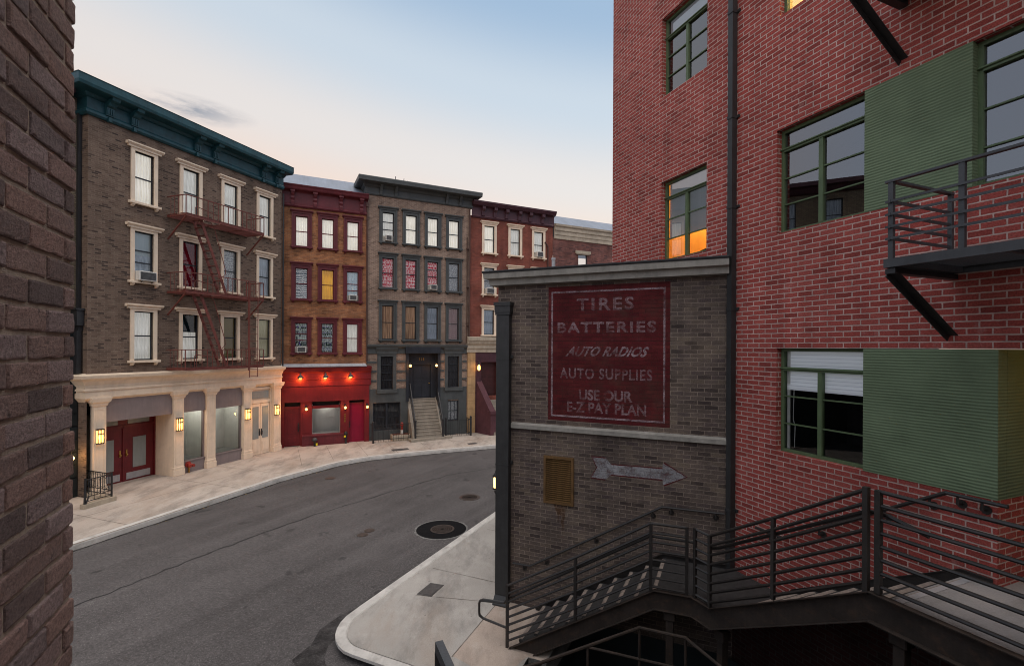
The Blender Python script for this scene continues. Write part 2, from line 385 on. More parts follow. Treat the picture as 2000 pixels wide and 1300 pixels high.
DIMC = cloth('dim_curtain', (.16, .16, .17), (.06, .06, .065), 'sheer', 20)
BLIND = cloth('white_blind', (.86, .87, .90), (.66, .67, .72), 'slat', .05, .10)
ROLLER = cloth('roller_blind', (.60, .61, .64), (.54, .55, .58), 'sheer', 4, .12)

def green_stucco():
    m, n, l, b = new_mat('combed_green_stucco')
    uv = n.new('ShaderNodeTexCoord').outputs['UV']
    sp = n.new('ShaderNodeSeparateXYZ'); l.new(uv, sp.inputs[0])
    wob = _rng(n, l, _noise(n, l, uv, 3.0, 4), .3, .7, -.004, .004)
    ph = _math(n, l, 'MULTIPLY', _math(n, l, 'ADD', sp.outputs['Y'], wob), 2 * math.pi / .034)
    h = _math(n, l, 'SINE', ph)
    amp = _rng(n, l, _noise(n, l, uv, 2.2, 3), .3, .6, .25, 1.0)
    fine = _noise(n, l, uv, 40, 4)
    hh = _math(n, l, 'ADD', _math(n, l, 'MULTIPLY', h, amp), _math(n, l, 'MULTIPLY', fine, .8))
    c = _mix(n, l, 1.0, (.126, .170, .100), _rng(n, l, _noise(n, l, uv, 1.5, 5), .3, .7, .8, 1.2), 'MULTIPLY')
    c = _mix(n, l, _rng(n, l, _noise(n, l, uv, 25, 3), .70, .76, 0, .4), c, (.30, .34, .26))
    l.new(c, b.inputs['Base Color']); b.inputs['Roughness'].default_value = .7; b.inputs['Specular IOR Level'].default_value = .25
    _bump(n, l, b, hh, .42, .006)
    return m
STUCCO = green_stucco()

def worn_paint(name, col, lo, hi, on_brick=True):
    """faded sign paint: pigment left in patches, bare wall between"""
    m, n, l, b = new_mat(name)
    uv = n.new('ShaderNodeTexCoord').outputs['UV']
    mp = n.new('ShaderNodeMapping'); mp.inputs['Scale'].default_value = (1, 2.2, 1); l.new(uv, mp.inputs[0])
    f = _math(n, l, 'ADD', _math(n, l, 'MULTIPLY', _noise(n, l, uv, 4, 4, .6), .65), _math(n, l, 'MULTIPLY', _noise(n, l, mp.outputs[0], 22, 4, .7), .35))
    a = _rng(n, l, f, .40, .60, lo, hi)
    bt = n.new('ShaderNodeTexBrick'); l.new(uv, bt.inputs['Vector'])
    for k, v in {'Scale': 1, 'Mortar Size': .006, 'Brick Width': .215, 'Row Height': .071}.items(): bt.inputs[k].default_value = v
    if on_brick: a = _math(n, l, 'MULTIPLY', a, _rng(n, l, bt.outputs['Fac'], 0, 1, 1, .55))
    l.new(a, b.inputs['Alpha'])
    b.inputs['Base Color'].default_value = (*col, 1); b.inputs['Roughness'].default_value = .85
    b.inputs['Specular IOR Level'].default_value = .15
    return m
LETTER = worn_paint('worn_letter_paint', (.34, .245, .265), .08, .85)
LETTER2 = worn_paint('worn_letter_paint_faint', (.31, .205, .22), .06, .72)
ARROWP = worn_paint('worn_white_paint', (.28, .275, .29), .12, .95)
ARROWR = worn_paint('worn_red_outline', (.10, .012, .014), .5, .95)
RUSTSTAIN = worn_paint('rust_run', (.12, .055, .024), .0, .45)

def near_brick():
    m, n, l, b = new_mat('near_brick')
    uv = n.new('ShaderNodeTexCoord').outputs['UV']
    gi = n.new('ShaderNodeNewGeometry')
    rp = n.new('ShaderNodeValToRGB'); cr = rp.color_ramp
    st = [(.15, .115, .112), (.27, .185, .165), (.32, .22, .195), (.335, .205, .17), (.335, .255, .25), (.21, .165, .165)]
    while len(cr.elements) < len(st): cr.elements.new(.5)
    for i, (e, c) in enumerate(zip(cr.elements, st)): e.position = i / 5; e.color = (*c, 1)
    l.new(gi.outputs['Random Per Island'], rp.inputs[0])
    f1 = _noise(n, l, uv, 90, 6, .75); f2 = _noise(n, l, uv, 14, 5, .65)
    c = _mix(n, l, 1.0, rp.outputs[0], _rng(n, l, f1, .38, .62, .64, 1.34), 'MULTIPLY')
    c = _mix(n, l, _rng(n, l, f2, .5, .72, 0, .55), c, (.20, .165, .16))
    c = _mix(n, l, _rng(n, l, _noise(n, l, uv, 26, 3), .64, .72, 0, .7), c, (.045, .035, .035))
    l.new(c, b.inputs['Base Color']); b.inputs['Roughness'].default_value = .85; b.inputs['Specular IOR Level'].default_value = .3
    h = _math(n, l, 'ADD', f1, _math(n, l, 'MULTIPLY', _noise(n, l, uv, 220, 3, .8), .5))
    _bump(n, l, b, h, 1.0, .014)
    return m
NEARB = near_brick()
MORTAR = paint('sandy_mortar', (.40, .34, .28), .95, .25, 20.0, bump=.9)

# ------------------------------------------------------------------ mesh builder
ORG = {}
class MB:
    """collects shapes given as (u, off, z) in one frame; build() links them as ONE mesh object"""
    def __init__(s): s.bm = bmesh.new()
    def v(s, p): return s.bm.verts.new((p[0], -p[1], p[2]))
    def face(s, pts):
        try: return s.bm.faces.new([s.v(p) for p in pts])
        except ValueError: return None
    def box(s, u0, u1, o0, o1, z0, z1, bev=0):
        P = [s.v(p) for p in ((u0, o0, z0), (u1, o0, z0), (u1, o1, z0), (u0, o1, z0), (u0, o0, z1), (u1, o0, z1), (u1, o1, z1), (u0, o1, z1))]
        fs = [s.bm.faces.new([P[i] for i in q]) for q in ((0, 1, 2, 3), (7, 6, 5, 4), (0, 4, 5, 1), (1, 5, 6, 2), (2, 6, 7, 3), (3, 7, 4, 0))]
        if bev:
            es = list({e for f in fs for e in f.edges})
            bmesh.ops.bevel(s.bm, geom=es, offset=bev, segments=1, affect='EDGES')
        return s
    def prism(s, poly, vec):
        """poly: list of (u,off,z) in a plane, pushed along vec"""
        a = [s.v(p) for p in poly]; b = [s.v((p[0] + vec[0], p[1] + vec[1], p[2] + vec[2])) for p in poly]
        n = len(poly)
        s.bm.faces.new(a); s.bm.faces.new(b[::-1])
        for i in range(n): s.bm.faces.new((a[i], b[i], b[(i + 1) % n], a[(i + 1) % n]))
        return s
    def profile(s, prof, u0, u1):                       # prof: (off, z), moulding along u
        return s.prism([(u0, o, z) for o, z in prof], (u1 - u0, 0, 0))
    def slab(s, poly, z0, z1):                          # poly: (u, off)
        return s.prism([(p[0], p[1], z0) for p in poly], (0, 0, z1 - z0))
    def shape(s, poly, o0, o1):                         # poly: (u, z)
        return s.prism([(p[0], o0, p[1]) for p in poly], (0, o1 - o0, 0))
    def tube(s, pts, r, seg=8, closed=False):
        P = [Vector((p[0], -p[1], p[2])) for p in pts]
        rings = []; n = len(P); prev = None
        for i, p in enumerate(P):
            if closed: d = (P[(i + 1) % n] - P[i - 1])
            else: d = (P[min(i + 1, n - 1)] - P[max(i - 1, 0)])
            d.normalize()
            ref = prev if prev is not None else (Vector((0, 0, 1)) if abs(d.z) < .9 else Vector((1, 0, 0)))
            x = ref - d * ref.dot(d)
            if x.length < 1e-4: x = Vector((1, 0, 0)) - d * d.x
            x.normalize(); y = d.cross(x); prev = x
            k = 1.0
            if 0 < i < n - 1 or closed:
                a = (P[i] - P[i - 1]).normalized(); b = (P[(i + 1) % n] - P[i]).normalized()
                k = 1 / max(.5, math.sqrt(max(0.05, (1 + a.dot(b)) / 2)))
            rings.append([s.bm.verts.new(p + (x * math.cos(t) + y * math.sin(t)) * r * (k if abs(k) < 1.6 else 1.0)) for t in [2 * math.pi * j / seg for j in range(seg)]])
        m = n if closed else n - 1
        for i in range(m):
            a, b = rings[i], rings[(i + 1) % n]
            for j in range(seg): s.bm.faces.new((a[j], a[(j + 1) % seg], b[(j + 1) % seg], b[j]))
        if not closed:
            s.bm.faces.new(rings[0][::-1]); s.bm.faces.new(rings[-1])
        return s
    def bar(s, a, b, w, h):
        """rectangular bar a->b, w across, h tall"""
        A, B = Vector((a[0], -a[1], a[2])), Vector((b[0], -b[1], b[2]))
        d = (B - A).normalized()
        up = Vector((0, 0, 1)) if abs(d.z) < .95 else Vector((0, 1, 0))
        x = d.cross(up).normalized(); y = x.cross(d)
        V = []
        for p in (A, B):
            for sx, sy in ((-1, -1), (1, -1), (1, 1), (-1, 1)): V.append(s.bm.verts.new(p + x * sx * w / 2 + y * sy * h / 2))
        for q in ((3, 2, 1, 0), (4, 5, 6, 7), (0, 1, 5, 4), (1, 2, 6, 5), (2, 3, 7, 6), (3, 0, 4, 7)): s.bm.faces.new([V[i] for i in q])
        return s
    def lathe(s, c, prof, seg=16, axis='z'):
        rings = []
        for r, h in prof:
            ring = []
            for j in range(seg):
                t = 2 * math.pi * j / seg; a, b = r * math.cos(t), r * math.sin(t)
                p = {'z': (c[0] + a, c[1] + b, c[2] + h), 'off': (c[0] + a, c[1] + h, c[2] + b), 'u': (c[0] + h, c[1] + a, c[2] + b)}[axis]
                ring.append(s.v(p))
            rings.append(ring)
        for a, b in zip(rings, rings[1:]):
            for j in range(seg): s.bm.faces.new((a[j], a[(j + 1) % seg], b[(j + 1) % seg], b[j]))
        s.bm.faces.new(rings[0][::-1]); s.bm.faces.new(rings[-1])
        return s
    def ball(s, c, r, sz=1.0, seg=14):
        k = 8
        return s.lathe(c, [(max(.002, r * math.sin(math.pi * i / k)), -r * sz * math.cos(math.pi * i / k)) for i in range(k + 1)], seg)
    def wall(s, u0, u1, z0, z1, holes, depth=.15, off=0.0):
        """front sheet with openings (hu0,hu1,hz0,hz1) and their reveals"""
        us = sorted({u0, u1, *[h[i] for h in holes for i in (0, 1)]}); zs = sorted({z0, z1, *[h[i] for h in holes for i in (2, 3)]})
        us = [x for x in us if u0 <= x <= u1]; zs = [x for x in zs if z0 <= x <= z1]
        for a, b in zip(us, us[1:]):
            for c, d in zip(zs, zs[1:]):
                mu, mz = (a + b) / 2, (c + d) / 2
                if any(h[0] < mu < h[1] and h[2] < mz < h[3] for h in holes): continue
                s.face([(a, off, c), (b, off, c), (b, off, d), (a, off, d)])
        for h in holes:
            a, b, c, d = h[:4]; e = off - (h[4] if len(h) > 4 else depth)
            s.face([(a, off, c), (a, off, d), (a, e, d), (a, e, c)])
            s.face([(b, off, d), (b, off, c), (b, e, c), (b, e, d)])
            s.face([(a, off, d), (b, off, d), (b, e, d), (a, e, d)])
            s.face([(b, off, c), (a, off, c), (a, e, c), (b, e, c)])
        bmesh.ops.remove_doubles(s.bm, verts=s.bm.verts, dist=1e-5)
        return s
    def wavy(s, u0, u1, off, z0, z1, amp=.02, waves=7, n=36):
        row = []
        for i in range(n + 1):
            t = i / n; u = u0 + (u1 - u0) * t
            o = off + amp * math.sin(t * waves * 2 * math.pi + math.sin(t * 9) * .8)
            row.append((s.v((u, o, z0)), s.v((u, o + amp * .3 * math.sin(t * 31), z1))))
        for a, b in zip(row, row[1:]): s.bm.faces.new((a[0], b[0], b[1], a[1]))
        return s
    def build(s, name, mat, parent=None, smooth=False, fr=None, uvrot=False):
        me = bpy.data.meshes.new(name)
        bm = s.bm
        bm.normal_update()
        uvl = bm.loops.layers.uv.new('UVMap')
        if bm.faces: bmesh.ops.recalc_face_normals(bm, faces=bm.faces)
        if name == 'pane':                                  # panes face the street
            for f in bm.faces:
                f.normal_update()
                if f.normal.y > 0: f.normal_flip()
        bm.normal_update()
        for f in bm.faces:
            n = f.normal; ax = max(range(3), key=lambda i: abs(n[i]))
            for lp in f.loops:
                c = lp.vert.co
                lp[uvl].uv = (c.y, c.z) if ax == 0 else (c.x, c.z) if ax == 1 else (c.x, c.y)
        if parent is not None:
            org = ORG[parent.name]
            for v in bm.verts: v.co -= org
        bm.to_mesh(me); bm.free()
        if smooth:
            for p in me.polygons: p.use_smooth = True
        me.materials.append(mat)
        o = bpy.data.objects.new(name, me); COL.objects.link(o)
        if parent is not None:
            o.parent = parent; ORG[o.name] = org
        elif fr is not None:
            o.matrix_world = fr.M
        return o

def tag(o, label=None, cat=None, group=None, kind=None):
    if label: o['label'] = label
    if cat: o['category'] = cat
    if group: o['group'] = group
    if kind: o['kind'] = kind
    return o
def thing(name, label, cat, fr, u=0, off=0, z=0, group=None):
    o = bpy.data.objects.new(name, None); COL.objects.link(o)
    o.empty_display_size = .2
    o.matrix_world = fr.M @ Matrix.Translation((u, -off, z))
    ORG[o.name] = Vector((u, -off, z))
    return tag(o, label, cat, group)
def point_light(parent, u, off, z, power, col=(1, .50, .16), r=.05):
    d = bpy.data.lights.new('lamp_light', 'POINT'); d.energy = power; d.color = col; d.shadow_soft_size = r
    o = bpy.data.objects.new('lamp_light', d); COL.objects.link(o)
    o.parent = parent; o.location = Vector((u, -off, z)) - ORG[parent.name]
    return o

# ------------------------------------------------------------------ ground, road, pavements
def sheet(name, pts, z, mat, holes=(), kind='structure'):
    m = MB()
    loops = [[Vector((p[0], p[1], 0)) for p in L] for L in [pts, *holes]]
    flat = [p for L in loops for p in L]
    vs = [m.bm.verts.new((p.x, p.y, z)) for p in flat]
    for t in tessellate_polygon(loops): m.bm.faces.new([vs[i] for i in t])
    o = m.build(name, mat); tag(o, kind=kind); return o
def XY(fr, u, off): p = fr.w(u, off); return (p.x, p.y)
PIT = [XY(FK, 1.2, 1.42), XY(FK, 1.5, 1.41), XY(FK, 1.55, .03), XY(FK, 4.05, .03), XY(FW, .3, .05), XY(FW, 9, .05), XY(FW, 9, 3.6), XY(FK, 1.3, 4.6)]  # pit run under the stairs so the ground there goes dark
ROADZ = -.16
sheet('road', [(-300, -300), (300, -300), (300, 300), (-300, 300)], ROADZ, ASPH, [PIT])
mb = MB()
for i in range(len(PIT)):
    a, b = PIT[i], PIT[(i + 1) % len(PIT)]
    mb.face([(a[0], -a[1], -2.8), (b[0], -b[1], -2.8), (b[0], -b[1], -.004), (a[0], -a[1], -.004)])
tag(mb.build('pit_wall_shade', GREENISH), kind='structure')  # near-black walls: the pit's shade is put into their colour
sheet('pit_floor_shade', PIT, -2.8, TAR_SHADE)  # near-black floor colour stands in for deep shade in the pit

def arc(c, r, a0, a1, n=8):
    return [(c[0] + r * math.cos(a0 + (a1 - a0) * i / n), c[1] + r * math.sin(a0 + (a1 - a0) * i / n)) for i in range(n + 1)]
# left pavement kerb line (world)
KL = [XY(FT, -40, 3.95), XY(FT, -5.4, 3.95), XY(FT, -2, 3.92), XY(FT, 1.2, 3.88), XY(FT, 2.4, 4.06), XY(FR, 1.16, 4.93), XY(FR, 1.65, 4.55), XY(FR, 2.15, 4.24), XY(FR, 2.8, 3.97), XY(FR, 3.5, 3.80), XY(FR, 4.3, 3.72), XY(FR, 6.3, 3.68), XY(FR, 9.8, 3.80), XY(FR, 40, 4.2)]
PL = KL + [XY(FR, 40, -2), XY(FR, -1, -2), XY(FT, -40, -5)]
def solid(name, pts, z0, z1, mat):
    m = MB(); sh = [(p[0], -p[1]) for p in pts]
    loops = [[Vector((p[0], p[1], 0)) for p in pts]]
    top = [m.bm.verts.new((p[0], p[1], z1)) for p in pts]; bot = [m.bm.verts.new((p[0], p[1], z0)) for p in pts]
    for t in tessellate_polygon(loops): m.bm.faces.new([top[i] for i in t])
    n = len(pts)
    for i in range(n): m.bm.faces.new((top[i], top[(i + 1) % n], bot[(i + 1) % n], bot[i]))
    o = m.build(name, mat); tag(o, kind='structure'); return o
solid('pavement', PL, ROADZ - .2, 0.0, CONC_L)
def kerb(name, line, width, z1, side):
    """rounded kerb strip along a line of world points; side=+1 widens to the left of travel"""
    m = MB(); P = [Vector((p[0], p[1], 0)) for p in line]; rows = []
    for i, p in enumerate(P):
        d = (P[min(i + 1, len(P) - 1)] - P[max(i - 1, 0)]).normalized(); nrm = Vector((-d.y, d.x, 0)) * side
        prof = [(-.012, ROADZ - .1), (-.010, z1 - .045), (.004, z1 - .015), (.028, z1), (width, z1), (width, z1 - .05)]
        j = random.uniform(-.004, .004)
        rows.append([m.bm.verts.new((p.x + nrm.x * (a + j), p.y + nrm.y * (a + j), z)) for a, z in prof])
    for a, b in zip(rows, rows[1:]):
        for k in range(len(a) - 1): m.bm.faces.new((a[k], b[k], b[k + 1], a[k + 1]))
    o = m.build(name, KERBM, smooth=False); tag(o, kind='structure'); return o
def dense(line, step=.5):
    out = []
    for a, b in zip(line, line[1:]):
        n = max(1, min(60, int(math.dist(a, b) / step)))
        out += [(a[0] + (b[0] - a[0]) * i / n, a[1] + (b[1] - a[1]) * i / n) for i in range(n)]
    return out + [line[-1]]
kerb('kerb', dense(KL), .17, .006, 1)
# right corner pavement, in the tire building's frame
crn = [(-2.13, -9), (-2.13, 1.30)] + [(-1.43 + .7 * math.cos(t), 1.55 + .8 * math.sin(t)) for t in [math.pi - i * math.pi / 2 / 8 for i in range(1, 9)]] + [(.0, 2.35), (1.22, 2.35)]
KR = [XY(FK, *p) for p in crn]
PR = KR + [XY(FK, 1.2, 1.42), XY(FK, 1.5, 1.41), XY(FK, 1.55, .03), XY(FK, 1.55, -3), XY(FK, 0, -9)]
solid('corner_pavement', PR, ROADZ - .2, 0.0, CONC_R)
kerb('corner_kerb', dense(KR, .4), .20, .006, -1)
sheet('stair_pad', [(-.27, 9.46), (-.93, 7.86), XY(FK, 1.0, 2.12), XY(FK, 1.18, 1.42), XY(FK, 1.48, 1.42), XY(FK, 1.53, .02), XY(FK, .0, .02)], .004, PAD)

def ribbon(m, line, w, z):
    P = [Vector((p[0], p[1], 0)) for p in line]; rows = []
    for i, p in enumerate(P):
        d = (P[min(i + 1, len(P) - 1)] - P[max(i - 1, 0)]).normalized(); nr = Vector((-d.y, d.x, 0)); ww = w * random.uniform(.55, 1.3)
        rows.append((m.bm.verts.new((p.x - nr.x * ww / 2, p.y - nr.y * ww / 2, z)), m.bm.verts.new((p.x + nr.x * ww / 2, p.y + nr.y * ww / 2, z))))
    for a, b in zip(rows, rows[1:]): m.bm.faces.new((a[0], b[0], b[1], a[1]))
def jag(line, step, amp):
    return [(x + random.uniform(-amp, amp), y + random.uniform(-amp, amp)) for x, y in dense(line, step)]
m = MB()
ribbon(m, jag([(-9.2, 8.2), (-7.56, 12.0), (-6.14, 14.64), (-4.25, 17.27), (-2.45, 19.6), (-.85, 20.72), (3, 22.5)], .22, .05), .055, ROADZ + .004)
ribbon(m, jag([(-1.9, 11.3), (-2.3, 10.6), (-2.9, 9.6)], .12, .04), .012, ROADZ + .004)
tag(m.build('road_crack', CRACKM), kind='structure')
# dark tarry apron along the corner kerb
m = MB()
ribbon(m, jag([XY(FK, -2.30, -.6), XY(FK, -2.30, .4), XY(FK, -2.36, 1.2), XY(FK, -2.42, 2.0), XY(FK, -2.2, 2.75), XY(FK, -1.6, 3.0), XY(FK, -.6, 3.1)], .30, .02), .42, ROADZ + .004)
tag(m.build('tar_patch', worn_paint('tar_stain', (.036, .034, .034), .1, .75, False)), kind='structure')
m = MB()
jl = []
for u in (-6.2, -4.1, -.4, 1.6, 3.6): jl.append((XY(FT, u, .02), XY(FT, u, 3.75)))
for u in (.6, 1.9, 3.4, 4.8, 6.4, 8.0, 9.6, 11.2): jl.append((XY(FR, u, .02), XY(FR, u, 3.55 + max(0, 2.6 - u) * .35)))
jl.append((XY(FT, -9, 1.9), XY(FT, 3.2, 1.95))); jl.append((XY(FR, 1.0, 2.0), XY(FR, 12, 1.9)))
for a, b in jl: ribbon(m, dense([a, b], .3), .014, .004)
for a, b in ((XY(FK, -1.95, -.6), XY(FK, -.05, -.6)), (XY(FK, -1.6, .55), XY(FK, -.1, .15)), (XY(FK, -1.9, -3.2), XY(FK, -.05, -3.2))):
    ribbon(m, dense([a, b], .3), .010, .004)
ribbon(m, dense([(-.275, 9.47), (-.945, 7.84)], .2), .016, .0075)
tag(m.build('pavement_joint', JOINTM), kind='structure')

m = MB()
ribbon(m, jag([XY(FK, -2.19, -5.6), XY(FK, -2.24, -4.2), XY(FK, -2.22, -2.9), XY(FK, -2.26, -1.4), XY(FK, -2.22, .2)], .16, .03), .10, ROADZ + .0055)
ribbon(m, jag([XY(FK, -2.5, -4.4), XY(FK, -2.42, -3.4), XY(FK, -2.3, -2.7)], .14, .03), .05, ROADZ + .0055)
tag(m.build('cement_smear', worn_paint('pale_cement', (.40, .39, .37), .0, .9, False)), kind='structure')
m = MB()
gl_ = [XY(FT, -9, 4.02), XY(FT, -2, 3.99), XY(FT, 1.2, 3.95), XY(FT, 2.5, 4.14), XY(FR, 1.2, 5.02), XY(FR, 2.2, 4.32), XY(FR, 3.5, 3.88), XY(FR, 6.3, 3.76), XY(FR, 9.8, 3.88)]
ribbon(m, jag(gl_, .2, .02), .12, ROADZ + .0055)
tag(m.build('gutter_grit', worn_paint('gutter_dirt', (.035, .032, .03), .1, .95, False)), kind='structure')
m = MB()
for k in range(60):
    i = random.randrange(len(gl_) - 1); f = random.random(); x = gl_[i][0] + (gl_[i + 1][0] - gl_[i][0]) * f + random.uniform(-.06, .12); y = gl_[i][1] + (gl_[i + 1][1] - gl_[i][1]) * f - random.uniform(-.02, .14)
    a = random.random() * 6.3; r = random.uniform(.02, .045)
    m.face([(x + r * math.cos(a), -(y + r * math.sin(a)), ROADZ + .008), (x + r * .5 * math.cos(a + 1.6), -(y + r * .5 * math.sin(a + 1.6)), ROADZ + .016), (x - r * math.cos(a), -(y - r * math.sin(a)), ROADZ + .009), (x - r * .5 * math.cos(a + 1.6), -(y - r * .5 * math.sin(a + 1.6)), ROADZ + .012)])
tag(m.build('leaf_litter', paint('dry_leaf', (.26, .17, .07), .9, .4, 9)), 'dry leaf scraps scattered along the far gutter', 'leaf litter', kind='stuff')
def disc(m, c, r, z0, z1, seg=40): m.lathe((c[0], -c[1], 0), [(r, z0), (r, z1)], seg)
t = thing('manhole_cover', 'large round brown manhole cover inside a wide ring of black tar', 'manhole', G0, -1.97, -13.74, ROADZ)
m = MB(); disc(m, (-1.97, 13.74), .70, ROADZ - .02, ROADZ + .008); m.build('tar_ring', TAR_SHADE, t)
m = MB()
for k in range(44):
    a0, a1 = 2 * math.pi * k / 44, 2 * math.pi * (k + 1) / 44
    for r0, r1 in ((.70, .74 + .03 * random.random()),):
        m.face([(-1.97 + r * math.cos(a), -(13.74 + r * math.sin(a)), ROADZ + .005) for r, a in ((r0, a0), (r0, a1), (r1, a1), (r1, a0))])
m.build('pale_rim', paint('pale_slurry', (.17, .165, .16), .9, .4, 9), t)
m = MB(); disc(m, (-1.94, 13.74), .335, ROADZ - .01, ROADZ + .016)
for k in range(5): m.lathe((-1.94, -13.74, 0), [(.06 + .055 * k, ROADZ + .016), (.075 + .055 * k, ROADZ + .021), (.09 + .055 * k, ROADZ + .016)], 36)
m.build('lid', IRONLID, t)
m = MB(); disc(m, (-1.43, 16.67), .36, ROADZ - .02, ROADZ + .010)
for k in range(4): m.lathe((-1.43, -16.67, 0), [(.07 + .06 * k, ROADZ + .010), (.085 + .06 * k, ROADZ + .015), (.1 + .06 * k, ROADZ + .010)], 30)
tag(m.build('manhole_cover', IRONLID), 'plain dark manhole cover in the road beside the wall lamp', 'manhole')
for (c, r, lb) in (((-4.06, 13.3), .15, 'small round valve cover in the road, nearer of the touching pair'), ((-3.97, 13.62), .15, 'small round valve cover in the road, farther of the touching pair'), ((-7.07, 18.98), .2, 'small round valve cover in the road near the cream shopfront kerb')):
    m = MB(); disc(m, c, r, ROADZ - .02, ROADZ + .008, 24); disc(m, c, r * .75, ROADZ, ROADZ + .014, 24)
    tag(m.build('valve_cover', IRONLID), lb, 'valve cover', 'small covers in the asphalt')
def plate(pts, lb):
    m = MB(); m.slab([(p[0], -p[1]) for p in pts], -.02, .007)
    c = [sum(p[i] for p in pts) / 4 for i in (0, 1)]
    m.slab([(c[0] + (p[0] - c[0]) * .86, -(c[1] + (p[1] - c[1]) * .86)) for p in pts], 0, .012)
    tag(m.build('utility_cover', PLATE), lb, 'utility cover', 'rectangular covers in the pavements')
plate([(-1.9, 9.82), (-1.70, 10.29), (-1.40, 10.20), (-1.59, 9.72)], 'dark steel utility cover in the corner pavement near the stairs')
plate([XY(FR, 4.65, 2.62), XY(FR, 5.45, 2.62), XY(FR, 5.45, 3.05), XY(FR, 4.65, 3.05)], 'dark utility cover in the pavement before the grey house fence')
plate([XY(FR, 8.5, 2.75), XY(FR, 9.0, 2.75), XY(FR, 9.0, 3.1), XY(FR, 8.5, 3.1)], 'dark utility cover near the far kerb before the brownstone stairs')

# ------------------------------------------------------------------ sash windows of the old facades
def sash_window(bld, uc, zb, zt, w, jw, hood, hw, mats, curtain, rails=(.5,), hh=.16, sill_h=.085, sill_w=None, brk=True, depth=.10, ct=None, cb=None, two_step=False):
    """zb: underside of the sill, zt: top of the hood; returns the hole (u0,u1,z0,z1)"""
    casing, sashm = mats
    u0, u1 = uc - w / 2, uc + w / 2
    z0, z1 = zb + sill_h, zt - hh
    hu0, hu1, hz0, hz1 = u0 + jw, u1 - jw, z0, z1 - jw * .75
    m = MB()
    m.box(u0, hu0, -depth, .05, z0, z1); m.box(hu1, u1, -depth, .05, z0, z1); m.box(hu0, hu1, -depth, .05, hz1, z1)
    if two_step:
        m.box(u0, u0 + jw * .4, .05, .08, z0, z1); m.box(u1 - jw * .4, u1, .05, .08, z0, z1)
    win = m.build('window', casing, bld)
    h2 = hw / 2
    m = MB()
    if hood == 'step':
        m.box(uc - h2 + .06, uc + h2 - .06, -.02, .09, z1, z1 + hh * .38)
        m.profile([(-.02, z1 + hh * .38), (.10, z1 + hh * .38), (.15, z1 + hh * .7), (.165, z1 + hh * .7), (.165, zt), (-.02, zt)], uc - h2, uc + h2)
    m.build('hood', casing, win)
    sw = (sill_w or w + .16) / 2
    m = MB(); m.box(uc - sw, uc + sw, -depth, .14, zb, z0, .006)
    if brk:
        for s in (-1, 1):
            c = uc + s * (sw - .13)
            m.prism([(c - .045, .0, zb), (c - .045, .12, zb), (c - .045, .10, zb - .05), (c - .045, .03, zb - .10), (c - .045, 0, zb - .10)], (.09, 0, 0))
    m.build('sill', casing, win)
    m = MB(); f = .035; a, b = -depth + .03, -depth - .01
    m.box(hu0, hu0 + f, b, a, hz0, hz1); m.box(hu1 - f, hu1, b, a, hz0, hz1)
    m.box(hu0 + f, hu1 - f, b, a, hz0, hz0 + f * 1.3); m.box(hu0 + f, hu1 - f, b, a, hz1 - f, hz1)
    for k in rails:
        zc = hz0 + (hz1 - hz0) * k; m.box(hu0 + f, hu1 - f, b - .012, a - .004, zc - .022, zc + .022)
    m.build('sash', sashm, win)
    m = MB(); o = -depth + .008
    m.face([(hu0 + f, o, hz0 + f), (hu1 - f, o, hz0 + f), (hu1 - f, o, hz1 - f), (hu0 + f, o, hz1 - f)])
    m.build('pane', G_FAR, win)
    if curtain is not None:
        for q, (cm, a0, a1) in enumerate(curtain if isinstance(curtain, list) else [(curtain, 0, 1)]):
            m = MB(); H = hz1 - hz0
            m.wavy(hu0 - .05, hu1 + .05, -depth - .09 - .04 * q, hz0 + H * a0 - .02, hz0 + H * a1 + .02, .032 if cm not in (OLIVE, SHADEB, TEALSH) else .001, random.choice((5, 6, 7)))
            m.build('curtain' if cm not in (OLIVE, SHADEB, TEALSH) else 'blind', cm, win, smooth=True)
    return (hu0, hu1, hz0, hz1, depth)

def air_conditioner(fr, u, z, w, h, lb, wings=.1):
    t = thing('air_conditioner', lb, 'air conditioner', fr, u, 0, z, 'air conditioners in the windows')
    m = MB(); m.box(u - w / 2, u + w / 2, -.12, .26, z, z + h, .012); m.build('case', ACW, t)
    m = MB(); m.box(u - w / 2 + .035, u + w / 2 - .035, .255, .268, z + .04, z + h - .035)
    for k in range(7):
        zz = z + .055 + (h - .11) * k / 6; m.box(u - w / 2 + .04, u + w / 2 - .04, .268, .276, zz - .006, zz + .006)
    m.build('grille', ACG, t)
    if wings:
        for s in (-1, 1):
            m = MB()
            for k in range(5):
                a = u + s * (w / 2 + wings * k / 5); b = u + s * (w / 2 + wings * (k + 1) / 5)
                m.prism([(a, -.06, z + .01), (b, -.06, z + .01), ((a + b) / 2, -.035, z + .01)], (0, 0, h - .02))
            m.build('side_panel', ACW, t)
    m = MB(); m.bar((u - w * .3, .24, z - .015), (u - w * .3, .02, z - .10), .02, .02); m.bar((u + w * .3, .24, z - .015), (u + w * .3, .02, z - .10), .02, .02); m.build('bracket', ACG, t)
    return t

